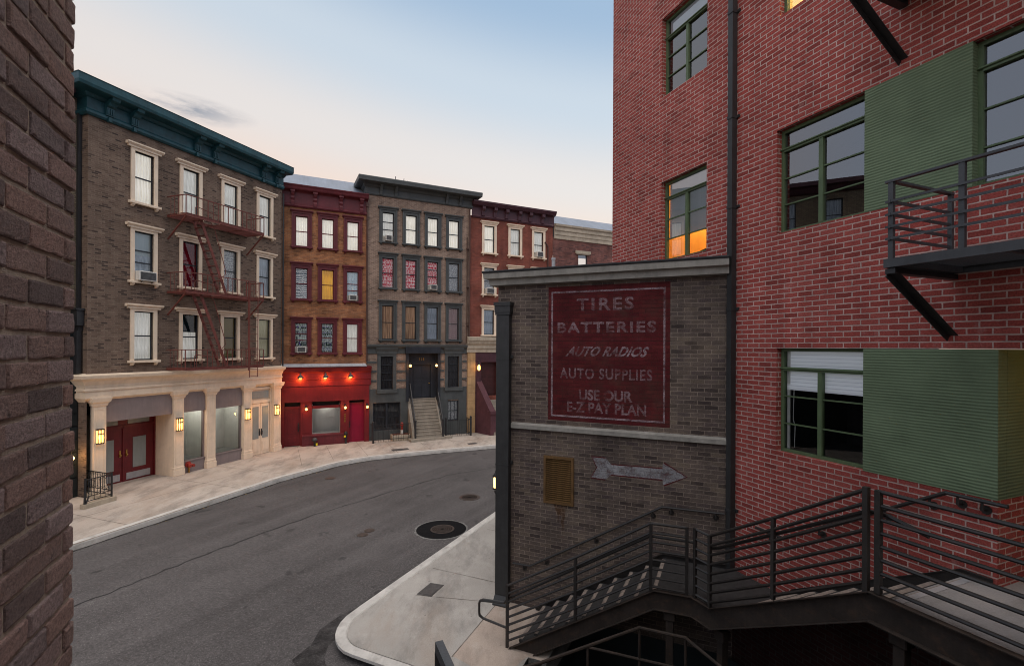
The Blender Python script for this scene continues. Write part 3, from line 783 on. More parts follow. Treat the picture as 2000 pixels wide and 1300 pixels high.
# ------------------------------------------------------------------ brown building with teal cornice and cream shopfront
bt = thing('apartment_building', 'brown brick apartment building with teal cornice over a cream shopfront', 'building', FT, 1, 0, 0)
holes = []
ucs = [-1.255, .49, 2.258, 4.037]
CUR = [[SHEERW, SHEER, SHEER, SHEER], [[(SHADEB, .55, 1), (SHEERB, 0, 1)], REDCUR, LACE, SHEERB], [SHEER, [(TEALSH, .62, 1), (SHEER, 0, .68)], OLIVE, PALEY]]
for r, (zb, zt) in enumerate(((9.98, 12.12), (7.19, 9.29), (4.37, 6.45))):
    for c, uc in enumerate(ucs):
        rails = (.38, .62) if (r, c) == (1, 0) else (.5,)
        holes.append(sash_window(bt, uc, zb, zt, .915, .125, 'step', 1.25, (CREAM, NAVY), CUR[r][c], rails))
m = MB(); m.wall(-3.0, 5.05, 3.6, 13.3, holes, .12)
m.face([(-3, 0, 0), (-3, -8, 0), (-3, -8, 13.3), (-3, 0, 13.3)])
m.face([(5.05, 0, 0), (5.05, -8, 0), (5.05, -8, 13.3), (5.05, 0, 13.3)])
m.face([(-3, -8, 0), (5.05, -8, 0), (5.05, -8, 13.3), (-3, -8, 13.3)])
m.face([(-3, 0, 13.3), (5.05, 0, 13.3), (5.05, -8, 13.3), (-3, -8, 13.3)])
m.face([(-3, -.3, 3.2), (5.05, -.3, 3.2), (5.05, -8, 3.2), (-3, -8, 3.2)])
m.build('wall', B_TEAL, bt)
# teal cornice, returning round the left end
m = MB()
prof = [(0, 12.50), (.07, 12.50), (.12, 12.56), (.12, 12.64), (.07, 12.70), (.07, 13.05), (.14, 13.08), (.20, 13.16), (.50, 13.19), (.55, 13.21), (.58, 13.30), (.58, 13.50), (.60, 13.53), (0, 13.62)]
m.profile(prof, -3.0, 5.05)
for s, ue in ((-1, -3.0), (1, 5.05)):
    ov = (lambda o: o) if s < 0 else (lambda o: o * .25)
    a = [m.v((ue + s * ov(o), o, z)) for o, z in prof]; b = [m.v((ue + s * ov(o), -1.2, z)) for o, z in prof]
    c = [m.v((ue, o, z)) for o, z in prof]
    for i in range(len(prof) - 1):
        m.bm.faces.new((a[i], a[i + 1], b[i + 1], b[i])); m.bm.faces.new((a[i], a[i + 1], c[i + 1], c[i]))
cor = m.build('cornice', TEAL, bt)
for u in (-2.44, -1.66, .66, 1.45, 3.84, 4.62):
    m = MB(); w = .12
    m.prism([(u - w, .05, 12.62), (u - w, .16, 12.66), (u - w, .18, 12.92), (u - w, .27, 12.97), (u - w, .33, 13.06), (u - w, .46, 13.10), (u - w, .49, 13.19), (u - w, .05, 13.19)], (2 * w, 0, 0))
    m.box(u - .05, u + .05, .04, .17, 12.47, 12.62)
    for k in (-.07, 0, .07): m.box(u + k - .018, u + k + .018, .17, .195, 12.70, 12.90)
    m.build('bracket', TEAL, cor)
# shopfront
sf = MB()
prof = [(-.1, 3.10), (.10, 3.24), (.10, 3.47), (.14, 3.48), (.14, 3.53), (.10, 3.56), (.12, 3.66), (.20, 3.80), (.32, 3.88), (.34, 3.90), (.36, 3.99), (-.1, 4.05)]
sf.profile(prof, -3.0, 5.0)
a = [sf.v((-3.0 - max(0, o), o, z)) for o, z in prof]; b = [sf.v((-3.0 - max(0, o), -.5, z)) for o, z in prof]; c = [sf.v((-3.0, o, z)) for o, z in prof]
for i in range(len(prof) - 1):
    sf.bm.faces.new((a[i], a[i + 1], b[i + 1], b[i])); sf.bm.faces.new((a[i], a[i + 1], c[i + 1], c[i]))
front = sf.build('shopfront', CREAM, bt)
def pilaster(u0, u1, deep=-.10):
    m = MB(); c = (u0 + u1) / 2; w = (u1 - u0) / 2
    m.box(u0, u1, deep, .08, .34, 2.96)
    m.box(u0 - .035, u1 + .035, deep, .115, 0, .24, .01); m.box(u0 - .02, u1 + .02, deep, .10, .24, .34, .01)
    m.box(u0 + .05, u0 + .07, .08, .09, .45, 2.86); m.box(u1 - .07, u1 - .05, .08, .09, .45, 2.86); m.box(u0 + .07, u1 - .07, .08, .09, 2.84, 2.86); m.box(u0 + .07, u1 - .07, .08, .09, .45, .47)
    pr = [(0, 2.96), (.02, 2.96), (.04, 3.02), (.04, 3.05), (.09, 3.10), (.115, 3.22), (.115, 3.26)]
    for (e0, z0), (e1, z1) in zip(pr[1:], pr[2:]):
        if z1 > z0:
            A = [(u0 - e0, deep, z0), (u1 + e0, deep, z0), (u1 + e0, .08 + e0, z0), (u0 - e0, .08 + e0, z0)]
            Bq = [(u0 - e1, deep, z1), (u1 + e1, deep, z1), (u1 + e1, .08 + e1, z1), (u0 - e1, .08 + e1, z1)]
            va, vb = [m.v(p) for p in A], [m.v(p) for p in Bq]
            m.bm.faces.new(va[::-1]); m.bm.faces.new(vb)
            for i in range(4): m.bm.faces.new((va[i], va[(i + 1) % 4], vb[(i + 1) % 4], vb[i]))
    return m.build('pilaster', CREAM, bt)
PILS = [(-2.84, -2.475), (-.18, .20), (1.17, 1.545), (2.91, 3.32), (4.55, 4.96)]
for p in PILS: pilaster(*p)
def curved_fascia(u0, u1, zb, mat=GREYFASCIA):
    m = MB(); r = .22
    pts = [(u0, zb), (u1, zb)] + [(u1 - .02 - r + r * math.cos(a), 2.98 + r * math.sin(a)) for a in [i * math.pi / 2 / 6 for i in range(7)]] + [(u0 + .02 + r - r * math.sin(a), 2.98 + r * math.cos(a)) for a in [i * math.pi / 2 / 6 for i in range(7)]]
    m.shape(pts, -.22, -.02)
    return m.build('fascia_panel', mat, bt)
curved_fascia(-2.475, -.18, 2.39); curved_fascia(.20, 1.17, 2.38); curved_fascia(1.545, 2.91, 2.37)
# display windows: pane, white box behind, stall riser
for (u0, u1) in ((.20, 1.17), (1.545, 2.91)):
    m = MB(); m.box(u0, u1, -.20, -.04, 0, .44); m.box(u0, u1, -.22, -.01, .44, .48)
    m.box(u0, u0 + .03, -.2, -.08, .48, 2.38); m.box(u1 - .05, u1, -.2, -.08, .48, 2.38)
    w = m.build('display_window', GREYFASCIA, bt)
    m = MB(); m.face([(u0 + .03, -.12, .48), (u1 - .05, -.12, .48), (u1 - .05, -.12, 2.38), (u0 + .03, -.12, 2.38)]); m.build('pane', G_FAR, w)
    m = MB()
    m.face([(u0, -.21, .47), (u1, -.21, .47), (u1, -1.1, .47), (u0, -1.1, .47)])
    m.build('display_floor', GREYP, w)
    m = MB()
    m.face([(u0, -1.1, .45), (u1, -1.1, .45), (u1, -1.1, 2.6), (u0, -1.1, 2.6)])
    m.face([(u0, -.21, .45), (u0, -1.1, .45), (u0, -1.1, 2.6), (u0, -.21, 2.6)]); m.face([(u1, -.21, .45), (u1, -1.1, .45), (u1, -1.1, 2.6), (u1, -.21, 2.6)])
    m.face([(u0, -.21, 2.6), (u1, -.21, 2.6), (u1, -1.1, 2.6), (u0, -1.1, 2.6)])
    m.build('display_back', WHITEP, w)
    point_light(bt, (u0 + u1) / 2, -.5, 2.5, 10.0, (1, .97, .88), .15)
# recessed entrance with the red double door
m = MB()
m.box(-.18, -.12, -1.0, -.10, 0, 2.6); m.box(-2.475, -2.42, -1.0, -.10, 0, 2.6); m.box(-2.42, -.18, -1.0, -.2, 2.5, 2.6)
m.build('entrance_lining', CREAM, bt)
m = MB()
m.box(-2.42, -.18, -1.08, -.98, 0, 2.5)
m.box(-1.34, -1.30, -.98, -.95, 0, 2.06); m.box(-.24, -.18, -.98, -.94, 0, 2.5); m.box(-2.42, -.18, -.98, -.95, 1.96, 2.06)
dr = m.build('door', DEEPRED, bt)
m = MB()
for (a, b) in ((-2.12, -1.62), (-.98, -.52)): m.box(a, b, -.982, -.965, .46, 1.58)
for (a, b) in ((-2.2, -1.50), (-1.16, -.40)): m.box(a, b, -.982, -.966, 2.10, 2.36)
m.build('door_glass', GREYP, dr)
m = MB()
for (a, b) in ((-2.2, -1.42), (-1.2, -.36)): m.box(a, b, -.982, -.962, .06, .30)
m.build('kick_plate', KICK, dr)
for u in (-1.42, -1.20):
    m = MB(); m.box(u - .025, u + .025, -.98, -.955, .92, 1.16); m.ball((u, -.93, .98), .035); m.build('handle', BRASS, dr)
# cream double door under a transom light
m = MB()
m.box(3.32, 4.55, -.22, -.14, 0, 3.2); m.box(3.32, 3.40, -.14, -.06, 0, 3.05); m.box(4.47, 4.55, -.14, -.06, 0, 3.05); m.box(3.40, 4.47, -.14, -.07, 2.36, 2.50); m.box(3.40, 4.47, -.14, -.07, 2.98, 3.08)
m.box(3.43, 3.93, -.14, -.10, .02, 2.34); m.box(3.95, 4.44, -.14, -.10, .02, 2.34)
for (a, b) in ((3.50, 3.86), (4.02, 4.38)):
    m.box(a, b, -.10, -.085, .14, .60); m.box(a + .04, b - .04, -.085, -.075, .18, .56)
dr = m.build('door', CREAM, bt); dr['label'] = 'cream double door with tall grey glass panels'
m = MB()
for (a, b) in ((3.52, 3.84), (4.05, 4.37)): m.box(a, b, -.10, -.09, .74, 2.2)
m.box(3.48, 4.40, -.14, -.10, 2.58, 2.90)
m.build('door_glass', GREYP, dr)
for u in (3.88, 4.0):
    m = MB(); m.box(u - .022, u + .022, -.10, -.08, .86, 1.18); m.tube([(u, -.06, .90), (u, -.04, .95), (u, -.04, 1.06), (u, -.06, 1.10)], .014, 6); m.build('handle', BLACKM, dr)
# AC, lanterns, siamese connection
air_conditioner(FT, -1.26, 7.285, .60, .34, 'white air conditioner in the brown building window beside no balcony', 0)
LANT = ['lit box lantern on the leftmost cream pilaster', 'lit box lantern on the cream pilaster right of the red doors', 'lit box lantern on the cream pilaster left of the cream double door', 'lit box lantern on the last cream pilaster beside the red shop']
for u, lb in zip((-2.70, -.02, 3.05, 4.66), LANT):
    t = thing('wall_lantern', lb, 'wall lamp', FT, u, .08, 1.72, 'box lanterns on the cream pilasters')
    m = MB(); w, z0, z1 = .085, 1.74, 2.20
    m.box(u - w, u + w, .082, .10, z0 - .02, z1 + .02)
    for s in (-1, 0, 1): m.box(u + s * w - .013, u + s * w + .013, .20, .215, z0, z1)
    for s in (-1, 1): m.box(u + s * w - .009, u + s * w + .009, .10, .20, z0, z0 + .02); m.box(u + s * w - .009, u + s * w + .009, .10, .20, z1 - .02, z1)
    for z in (z0, z0 + (z1 - z0) * .68, z1): m.box(u - w - .012, u + w + .012, .2, .218, z - .017, z + .017)
    m.box(u - w - .015, u + w + .015, .09, .222, z1, z1 + .02)
    m.build('frame', BLACKM, t)
    m = MB(); m.box(u - w + .004, u + w - .004, .105, .198, z0 + .02, z1 - .005); m.build('glass', LAMPW, t)
    point_light(t, u, .34, z0 + .2, 9.0, (1, .46, .12))
t = thing('standpipe', 'red fire hose connection low on the grey shop wall', 'fire connection', FT, .45, -.04, .2)
m = MB(); m.lathe((.45, -.03, .33), [(.12, 0), (.12, .02), (.07, .03), (.06, .12)], 14, 'off'); m.build('wall_plate', FIRERED, t)
for s in (-1, 1):
    m = MB(); m.tube([(.45, .06, .33), (.45 + s * .05, .12, .31), (.45 + s * .07, .18, .29)], .05, 10); m.lathe((.45 + s * .07, .18, .29), [(.058, -.01), (.058, .03)], 12, 'off'); m.build('outlet', FIRERED, t)
m = MB(); m.tube([(.47, .0, .24), (.47, .0, .0)], .03, 8); m.build('drain_pipe', BRASS, t)

# fire escape
fe = thing('fire_escape', 'rust red iron fire escape with three balconies and ladders on brown building', 'fire escape', FT, 1.3, 0, 3.7)
U0, U1, D = -.43, 3.07, 1.0
for zf, sc in ((9.83, 1), (6.98, 1), (4.10, 1)):
    m = MB()
    m.bar((U0, .02, zf), (U0, D, zf), .03, .06); m.bar((U1, .02, zf), (U1, D, zf), .03, .06); m.bar((U0, D, zf), (U1, D, zf), .012, .09); m.bar((U0, .04, zf), (U1, .04, zf), .012, .06)
    hole = (.35, 1.15)
    n = 13
    for k in range(1, n):
        o = .04 + (D - .04) * k / n
        if .35 < o < .85: m.bar((U0, o, zf), (hole[0], o, zf), .035, .012); m.bar((hole[1], o, zf), (U1, o, zf), .035, .012)
        else: m.bar((U0, o, zf), (U1, o, zf), .035, .012)
    for u in (.35, 1.15, 2.1): m.bar((u, .04, zf - .012), (u, D, zf - .012), .03, .03)
    m.build('platform', RUSTR, fe)
    m = MB(); top = zf + .73
    for (a, b) in (((U0, .02), (U0, D)), ((U0, D), (U1, D)), ((U1, D), (U1, .02))):
        for z in (top, zf + .06): m.bar((a[0], a[1], z), (b[0], b[1], z), .04, .02 if z < top else .03)
    for k in range(17):
        u = U0 + (U1 - U0) * k / 16; m.tube([(u, D, zf), (u, D, top)], .012 if k % 4 else .02, 5)
    for k in range(1, 5):
        for u in (U0, U1): m.tube([(u, D * k / 5, zf), (u, D * k / 5, top)], .009, 5)
    # hoop guarding the ladder opening
    m.tube([(.30, .5, zf), (.30, .5, zf + .48), (.36, .5, zf + .54), (1.2, .5, zf + .40), (1.4, .5, zf + .42)], .014, 6)
    m.build('railing', RUSTR, fe)
    if zf > 5:
        for u in (U0 + .02, U1 - .02):
            m = MB(); m.bar((u, D - .02, zf - .04), (u, .02, zf - .85), .05, .035); m.build('brace', RUSTR, fe)
for zf in (9.83, 6.98):
    m = MB(); zb = zf - 2.85
    for o in (.40, .80): m.bar((.30, o, zf), (1.42, o, zb + .05), .018, .11)
    for k in range(1, 10):
        f = k / 10; m.box(.30 + 1.12 * f - .05, .30 + 1.12 * f + .05, .41, .79, zf - 2.8 * f - .008, zf - 2.8 * f + .008)
    m.tube([(.42, .82, zf - .02), (.70, .82, zf - .03), (.86, .82, zf - .25), (1.34, .82, zf - 1.75), (1.36, .82, zf - 1.95), (1.22, .82, zf - 2.1)], .014, 6)
    m.build('stair_ladder', RUSTR, fe)
m = MB()
for u in (2.33, 2.74): m.bar((u, D + .04, 3.66), (u, D + .04, 7.66), .035, .012)
for k in range(13): m.tube([(2.33, D + .04, 3.7 + .3 * k), (2.74, D + .04, 3.7 + .3 * k)], .010, 5)
m.bar((2.29, D + .02, 3.95), (2.29, D + .02, 7.7), .03, .03)
m.build('drop_ladder', RUSTR, fe)

# ------------------------------------------------------------------ neighbour at far left
bn = thing('neighbour_building', 'tan brick building with black shopfront glimpsed behind the foreground brick corner', 'building', FT, -6, -.45, 0)
m = MB(); nh = []
for u in (-4.6, -6.6, -8.6, -10.6):
    for z in (6.2, 8.9, 11.4 - .6): nh.append((u - .45, u + .45, z, z + 1.6))
m.wall(-13, -3.0, 5.9, 13.2, nh, .12, -.45)
m.face([(-13, -.45, 0), (-13, -8, 0), (-13, -8, 13.2), (-13, -.45, 13.2)]); m.face([(-13, -.45, 13.2), (-3, -.45, 13.2), (-3, -8, 13.2), (-13, -8, 13.2)])
m.build('wall', B_TAN, bn)
for h in nh:
    m = MB(); m.box(h[0], h[0] + .05, -.57, -.53, h[2], h[3]); m.box(h[1] - .05, h[1], -.57, -.53, h[2], h[3]); m.box(h[0] + .05, h[1] - .05, -.57, -.53, h[3] - .05, h[3]); m.box(h[0] + .05, h[1] - .05, -.57, -.53, h[2], h[2] + .05); m.box(h[0] + .05, h[1] - .05, -.57, -.53, h[2] + .78, h[2] + .82)
    w = m.build('window', NAVY, bn)
    m = MB(); m.face([(h[0], -.58, h[2]), (h[1], -.58, h[2]), (h[1], -.58, h[3]), (h[0], -.58, h[3])]); m.build('pane', G_FAR, w)
    m = MB(); m.wavy(h[0], h[1], -.68, h[2], h[3]); m.build('curtain', SHEERB, w)
m = MB(); m.profile([(-.45, 12.7), (-.3, 12.75), (-.2, 13.0), (.0, 13.05), (.0, 13.25), (-.45, 13.3)], -13, -3.35); m.build('cornice', PURPLE, bn)
m = MB()
m.box(-13, -3.0, -1.2, -.44, 0, 5.9)
for k in range(7): m.box(-13, -3.05, -.44, -.405, .25 + .42 * k, .62 + .42 * k)
m.profile([(-.44, 5.5), (-.36, 5.5), (-.30, 5.75), (-.30, 5.9), (-.44, 5.95)], -13, -3.0); m.profile([(-.44, 3.4), (-.38, 3.4), (-.34, 3.6), (-.44, 3.7)], -13, -3.0)
m.build('shopfront', GREENISH, bn)
t = thing('wall_lamp', 'bare glowing bulb lamp on the black shopfront at far left', 'wall lamp', FT, -3.35, -.4, 1.3)
m = MB(); m.tube([(-3.3, -.41, 1.62), (-3.3, -.30, 1.66), (-3.3, -.22, 1.60), (-3.3, -.22, 1.45)], .012, 6); m.lathe((-3.3, -.22, 1.40), [(.03, 0), (.035, .06)], 10); m.build('arm', BLACKM, t)
m = MB(); m.ball((-3.3, -.22, 1.34), .075); m.build('bulb', BULB, t, True)
point_light(t, -3.3, -.05, 1.34, 6)
t = thing('drainpipe', 'black drainpipe with hopper at the left corner of the brown building', 'drainpipe', FT, -3.07, -.35, 4)
m = MB(); m.box(-3.11, -3.02, -.38, -.28, 5.9, 12.6); m.box(-3.14, -2.98 - .02, -.42, -.2, 5.45, 5.62); m.build('pipe', BLACKM, t)
m = MB(); m.prism([(-3.22, -.42, 5.62), (-3.02, -.42, 5.62), (-3.02, -.12, 5.62), (-3.22, -.12, 5.62)], (0, 0, .5)); m.box(-3.26, -3.01, -.42, -.08, 6.12, 6.18); m.box(-3.18, -3.04, -.4, -.2, 4.06, 5.45); m.build('hopper', BLACKM, t)
t = thing('drainpipe', 'thin dark drainpipe between the brown building and the orange brick house', 'drainpipe', FT, 5.07, .1, 4)
m = MB(); m.tube([(5.08, .06, 12.3), (5.08, .06, 4.0)], .04, 8)
for z in (6, 8.2, 10.4): m.box(5.03, 5.13, .0, .11, z, z + .03)
m.build('pipe', BLACKM, t)
# iron fence on its stone block
t = thing('iron_fence', 'black wrought iron areaway fence left of the cream shopfront', 'fence', FT, -3.0, 1.0, 0)
m = MB(); m.slab([(-3.75, 1.05), (-2.80, .98), (-2.80, 1.16), (-3.75, 1.24)], 0, .14); m.slab([(-2.98, -.35), (-2.80, -.35), (-2.80, .98), (-2.98, .98)], 0, .14); m.build('stone_base', STONE, t)
m = MB(); Cc = (-2.88, 1.05); runs = [(Cc, (-3.65, 1.13)), (Cc, (-2.89, -.35))]
for a, b in runs:
    L = math.dist(a, b); n = int(L / .085)
    for z in (.20, .34, .86): m.bar((a[0], a[1], z), (b[0], b[1], z), .02, .02 if z < .8 else .03)
    for k in range(n + 1):
        f = k / n; p = (a[0] + (b[0] - a[0]) * f, a[1] + (b[1] - a[1]) * f)
        m.tube([(p[0], p[1], .34 if k % 2 else .20), (p[0], p[1], .86)], .008, 5)
    for k in range(0, n - 1, 2):
        f0, f1 = k / n, (k + 2) / n
        q = lambda f, z: (a[0] + (b[0] - a[0]) * f, a[1] + (b[1] - a[1]) * f, z)
        m.tube([q(f0, .74), q(f0 + (f1 - f0) * .2, .80), q((f0 + f1) / 2, .83), q(f0 + (f1 - f0) * .8, .80), q(f1, .74)], .006, 4)
        m.tube([q(f0, .46), q(f0 + (f1 - f0) * .2, .40), q((f0 + f1) / 2, .37), q(f0 + (f1 - f0) * .8, .40), q(f1, .46)], .006, 4)
m.build('railing', BLACKM, t)
for p in (Cc, (-3.65, 1.13)):
    m = MB(); m.box(p[0] - .02, p[0] + .02, p[1] - .02, p[1] + .02, .0 if p[0] < -3 else .14, .92); m.build('post', BLACKM, t)
m = MB(); m.bar((-3.65, 1.13, .86), (-3.72, 1.20, .02), .03, .03); m.bar((-3.55, 1.12, .34), (-3.72, 1.22, .04), .03, .03); m.build('brace', BLACKM, t)

# ------------------------------------------------------------------ orange brick house with the red shop
bo = thing('row_house', 'orange brick row house with maroon cornice above a red shop', 'house', FR, 2, 0, 0)
holes = []
CUR = [[SHEERW, SHEERW, SHEERW], [ZIG, YEL, ICE], [LEAF, LEAF, SHEER]]
for r, (zb, zt) in enumerate(((9.86, 11.73), (7.24, 9.15), (4.56, 6.435))):
    for c, uc in enumerate((.745, 1.965, 3.19)):
        rails = (.5,)
        if (r, c) == (1, 2): rails = (.36, .58)
        if (r, c) == (2, 0): rails = (.42, .64)
        holes.append(sash_window(bo, uc, zb, zt, .93, .175, 'step', 1.06, (MAROON, DEEPRED), CUR[r][c], rails, two_step=True, sill_w=1.02))
m = MB(); m.wall(-.15, 3.90, 3.9, 11.95, holes, .12)
m.face([(-.15, 0, 0), (-.15, -8, 0), (-.15, -8, 12.9), (-.15, 0, 12.9)]); m.face([(-.15, 0, 11.95), (3.9, 0, 11.95), (3.9, -8, 11.95), (-.15, -8, 11.95)])
m.face([(-.15, -8, 0), (3.9, -8, 0), (3.9, -8, 11.95), (-.15, -8, 11.95)]); m.build('wall', B_ORANGE, bo)
m = MB()
m.profile([(0, 11.86), (.06, 11.86), (.10, 11.92), (.10, 11.98), (.06, 12.02), (.06, 12.58), (.12, 12.62), (.30, 12.66), (.33, 12.70), (.36, 12.80), (.40, 12.86), (.40, 12.90), (0, 12.93)], -.15, 3.93)
cor = m.build('cornice', MAROON, bo)
for u in (.32, 1.355, 2.59, 3.61):
    m = MB(); w = .085
    m.prism([(u - w, .05, 11.93), (u - w, .13, 11.95), (u - w, .15, 12.1), (u - w, .11, 12.18), (u - w, .16, 12.28), (u - w, .14, 12.38), (u - w, .22, 12.48), (u - w, .26, 12.62), (u - w, .05, 12.62)], (2 * w, 0, 0)); m.box(u - w - .02, u + w + .02, .05, .29, 12.56, 12.64)
    m.build('bracket', MAROON, cor)
m = MB(); m.prism([(-.3, -.15, 12.88), (-.3, -1.6, 14.0), (-.3, -7, 14.0), (-.3, -7, 12.88)], (4.5, 0, 0)); m.build('roof', ROOFM, bo)
# shop
m = MB()
m.profile([(-.02, 2.96), (.15, 2.98), (.15, 3.28), (.19, 3.30), (.19, 3.36), (.16, 3.38), (.16, 3.62), (.20, 3.66), (.26, 3.70), (.30, 3.82), (.36, 3.88), (.36, 3.94), (-.02, 3.97)], -.25, 4.12)
m.box(-.25, 4.04, -.02, .12, 2.20, 2.98)
m.box(-.25, 0, -.3, .10, 0, 2.20); m.box(3.80, 4.04, -.3, .10, 0, 2.20); m.box(2.61, 3.04, -.3, .10, 0, 2.20); m.box(.73, 1.26, -.3, .02, .0, 2.20); m.box(1.26, 2.61, -.18, .0, 1.84, 1.98)
m.box(.82, 1.16, .02, .035, .66, 1.72); m.box(2.68, 2.97, .10, .115, .62, 1.62)
m.box(0, .73, -.3, -.05, 1.86, 1.99); m.box(3.04, 3.8, -.3, -.05, 1.99, 2.06)
front = m.build('shopfront', REDP, bo)
m = MB(); m.profile([(0, 3.972), (.42, 3.95), (.43, 3.99), (0, 4.10)], -.25, 3.85); m.build('flashing', FLASH, bo)
m = MB(); m.box(.80, 2.86, -.1, .14, 0, .46); m.profile([(-.02, .46), (.17, .46), (.17, .52), (-.02, .56)], .80, 2.86); m.box(.92, 2.74, .14, .15, .10, .38); m.build('stall_riser', MAROON, bo)
m = MB(); m.box(1.26, 1.30, -.16, -.04, .56, 1.84); m.box(2.57, 2.61, -.16, -.04, .56, 1.84); m.box(1.30, 2.57, -.16, -.04, .56, .62)
w = m.build('shop_window', GREYP, bo)
m = MB(); m.face([(1.30, -.08, .62), (2.57, -.08, .62), (2.57, -.08, 1.84), (1.30, -.08, 1.84)]); m.build('pane', G_FAR, w)
m = MB(); m.box(1.2, 2.7, -.60, -.55, .5, 2.0); m.build('display_back', WHITEP, w)
point_light(bo, 1.95, -.32, 2.05, 9.0, (1, .97, .9), .15)
m = MB(); m.box(1.95, 2.47, -.549, -.53, 1.30, 1.33); m.box(1.95, 1.98, -.549, -.53, 1.33, 1.84); m.build('shelf_frame', ACW, w)
m = MB()
for (a, b, z0, z1) in ((.02, .71, 1.99, 2.2), (1.3, 2.57, 1.98, 2.2), (3.06, 3.78, 2.06, 2.2)): m.box(a, b, -.22, -.16, z0, z1)
m.build('transom_light', DARKIN, bo)
m = MB(); m.box(0, .73, -.16, -.08, .03, 1.86)
for (a, b, z0, z1) in ((.14, .56, .16, .46), (.14, .56, .62, 1.66)):
    m.box(a, b, -.08, -.07, z0, z1); m.box(a + .03, b - .03, -.07, -.055, z0 + .03, z1 - .03)
dr = m.build('door', DEEPRED, bo); dr['label'] = 'dark red panelled door at left end of the red shop'
m = MB(); m.box(.61, .66, -.08, -.06, .72, 1.16); m.tube([(.635, -.06, .78), (.635, -.02, .84), (.635, -.02, .98), (.635, -.06, 1.02)], .016, 6); m.ball((.635, -.05, 1.10), .03); m.build('handle', BLACKM, dr)
m = MB(); m.box(3.04, 3.80, -.16, -.08, 0, 1.99); m.box(3.16, 3.68, -.08, -.068, .26, 1.82)
dr = m.build('door', CRIMSON, bo); dr['label'] = 'bright crimson door at right end of the red shop'
m = MB(); m.box(3.07, 3.11, -.08, -.06, .78, 1.10); m.ball((3.09, -.05, .98), .03); m.build('handle', BLACKM, dr)
m = MB()
for k in range(5): m.box(2.79, 2.86, .118, .126, 1.10 + .09 * k, 1.15 + .09 * k); m.box(2.81 + .012 * (k % 2), 2.835, .126, .130, 1.09 + .09 * k, 1.165 + .09 * k)
m.build('vertical_lettering', BRASS, bo)
for u, z, lb in ((.99, 1.86, 'lit globe lamp beside the dark red door of the red shop'), (2.83, 1.86, 'lit globe lamp on the pier between window and crimson door'), (3.93, 1.84, 'lit globe lamp at the right end of the red shop')):
    o0 = .02 if u < 1.2 else .10
    t = thing('wall_lamp', lb, 'wall lamp', FR, u, o0, z - .2, 'globe lamps on the red shop')
    m = MB(); m.lathe((u, o0, z + .10), [(.055, 0), (.055, .02)], 12, 'off'); m.tube([(u, o0 + .02, z + .10), (u, o0 + .11, z + .13), (u, o0 + .12, z + .08)], .012, 6); m.lathe((u, o0 + .12, z + .05), [(.05, 0), (.03, .05)], 12)
    if u > 2: m.lathe((u, o0 + .12, z - .10), [(.02, -.05), (.05, 0)], 12)
    m.build('bracket', BLACKM, t)
    m = MB(); m.ball((u, o0 + .12, z - .02), .062, 1.05); m.build('globe', LAMPG, t, True)
    point_light(t, u, o0 + .24, z - .02, 4.5, (1, .36, .08))
for u, lb in ((.70, 'left barn lamp over the red shop sign board'), (1.85, 'middle barn lamp over the red shop sign board'), (3.05, 'right barn lamp over the red shop sign board')):
    t = thing('barn_lamp', lb, 'barn lamp', FR, u, .2, 3.4, 'three barn lamps over the red shop')
    m = MB(); m.tube([(u, .16, 3.46), (u, .30, 3.62), (u, .42, 3.66), (u, .46, 3.58)], .013, 6); m.lathe((u, .15, 3.46), [(.05, 0), (.05, .02)], 10, 'off'); m.build('arm', STEELG, t)
    m = MB(); m.lathe((u, .46, 3.42), [(.15, 0), (.14, .03), (.09, .10), (.05, .14), (.04, .19)], 18); m.build('shade', STEELG, t, True)
    m = MB(); m.lathe((u, .46, 3.405), [(.05, -.02), (.07, 0), (.05, .012)], 12); m.build('bulb', LAMPG, t, True)
    point_light(t, u, .38, 3.33, 26.0, (1, .34, .06), .04)
t = thing('standpipe', 'short grey domed vent pipe with yellow tag before the red shop', 'pipe', FR, 1.37, .3, 0)
m = MB(); m.lathe((1.37, .30, 0), [(.05, 0), (.05, .26), (.13, .27), (.13, .33), (.10, .40), (.03, .44)], 14); m.build('pipe', STEELG, t, True)
m = MB(); m.box(1.42, 1.50, .36, .37, .05, .16); m.build('tag', YELLOW, t)
t = thing('standpipe', 'tall dark standpipe with yellow tag against the red shop pier', 'pipe', FR, 2.86, .2, 0)
m = MB(); m.tube([(2.86, .2, 0), (2.86, .2, .46)], .05, 10); m.lathe((2.86, .2, .46), [(.07, 0), (.09, .05), (.07, .14), (.03, .17)], 12); m.tube([(2.86, .2, .52), (2.92, .3, .5)], .04, 8); m.build('pipe', BLACKM, t)
m = MB(); m.box(2.76, 2.85, .27, .28, .34, .43); m.build('tag', YELLOW, t)
air_conditioner(FR, 3.19, 7.34, .38, .29, 'white air conditioner under pale blue curtain in orange brick house', .11)
air_conditioner(FR, .745, 4.66, .42, .31, 'white air conditioner under leaf print curtain in orange brick house', .15)
t = thing('drainpipe', 'red brown drainpipe between orange brick and grey trimmed houses', 'drainpipe', FR, 3.88, .1, 4)
m = MB(); m.tube([(3.90, .07, 12.35), (3.90, .07, 4.2)], .045, 8)
for z in (5.6, 7.9, 10.2, 11.6): m.box(3.84, 3.96, 0, .12, z, z + .03)
m.box(3.84, 3.96, .01, .15, 12.3, 12.5)
m.build('pipe', BROWNPIPE, t)

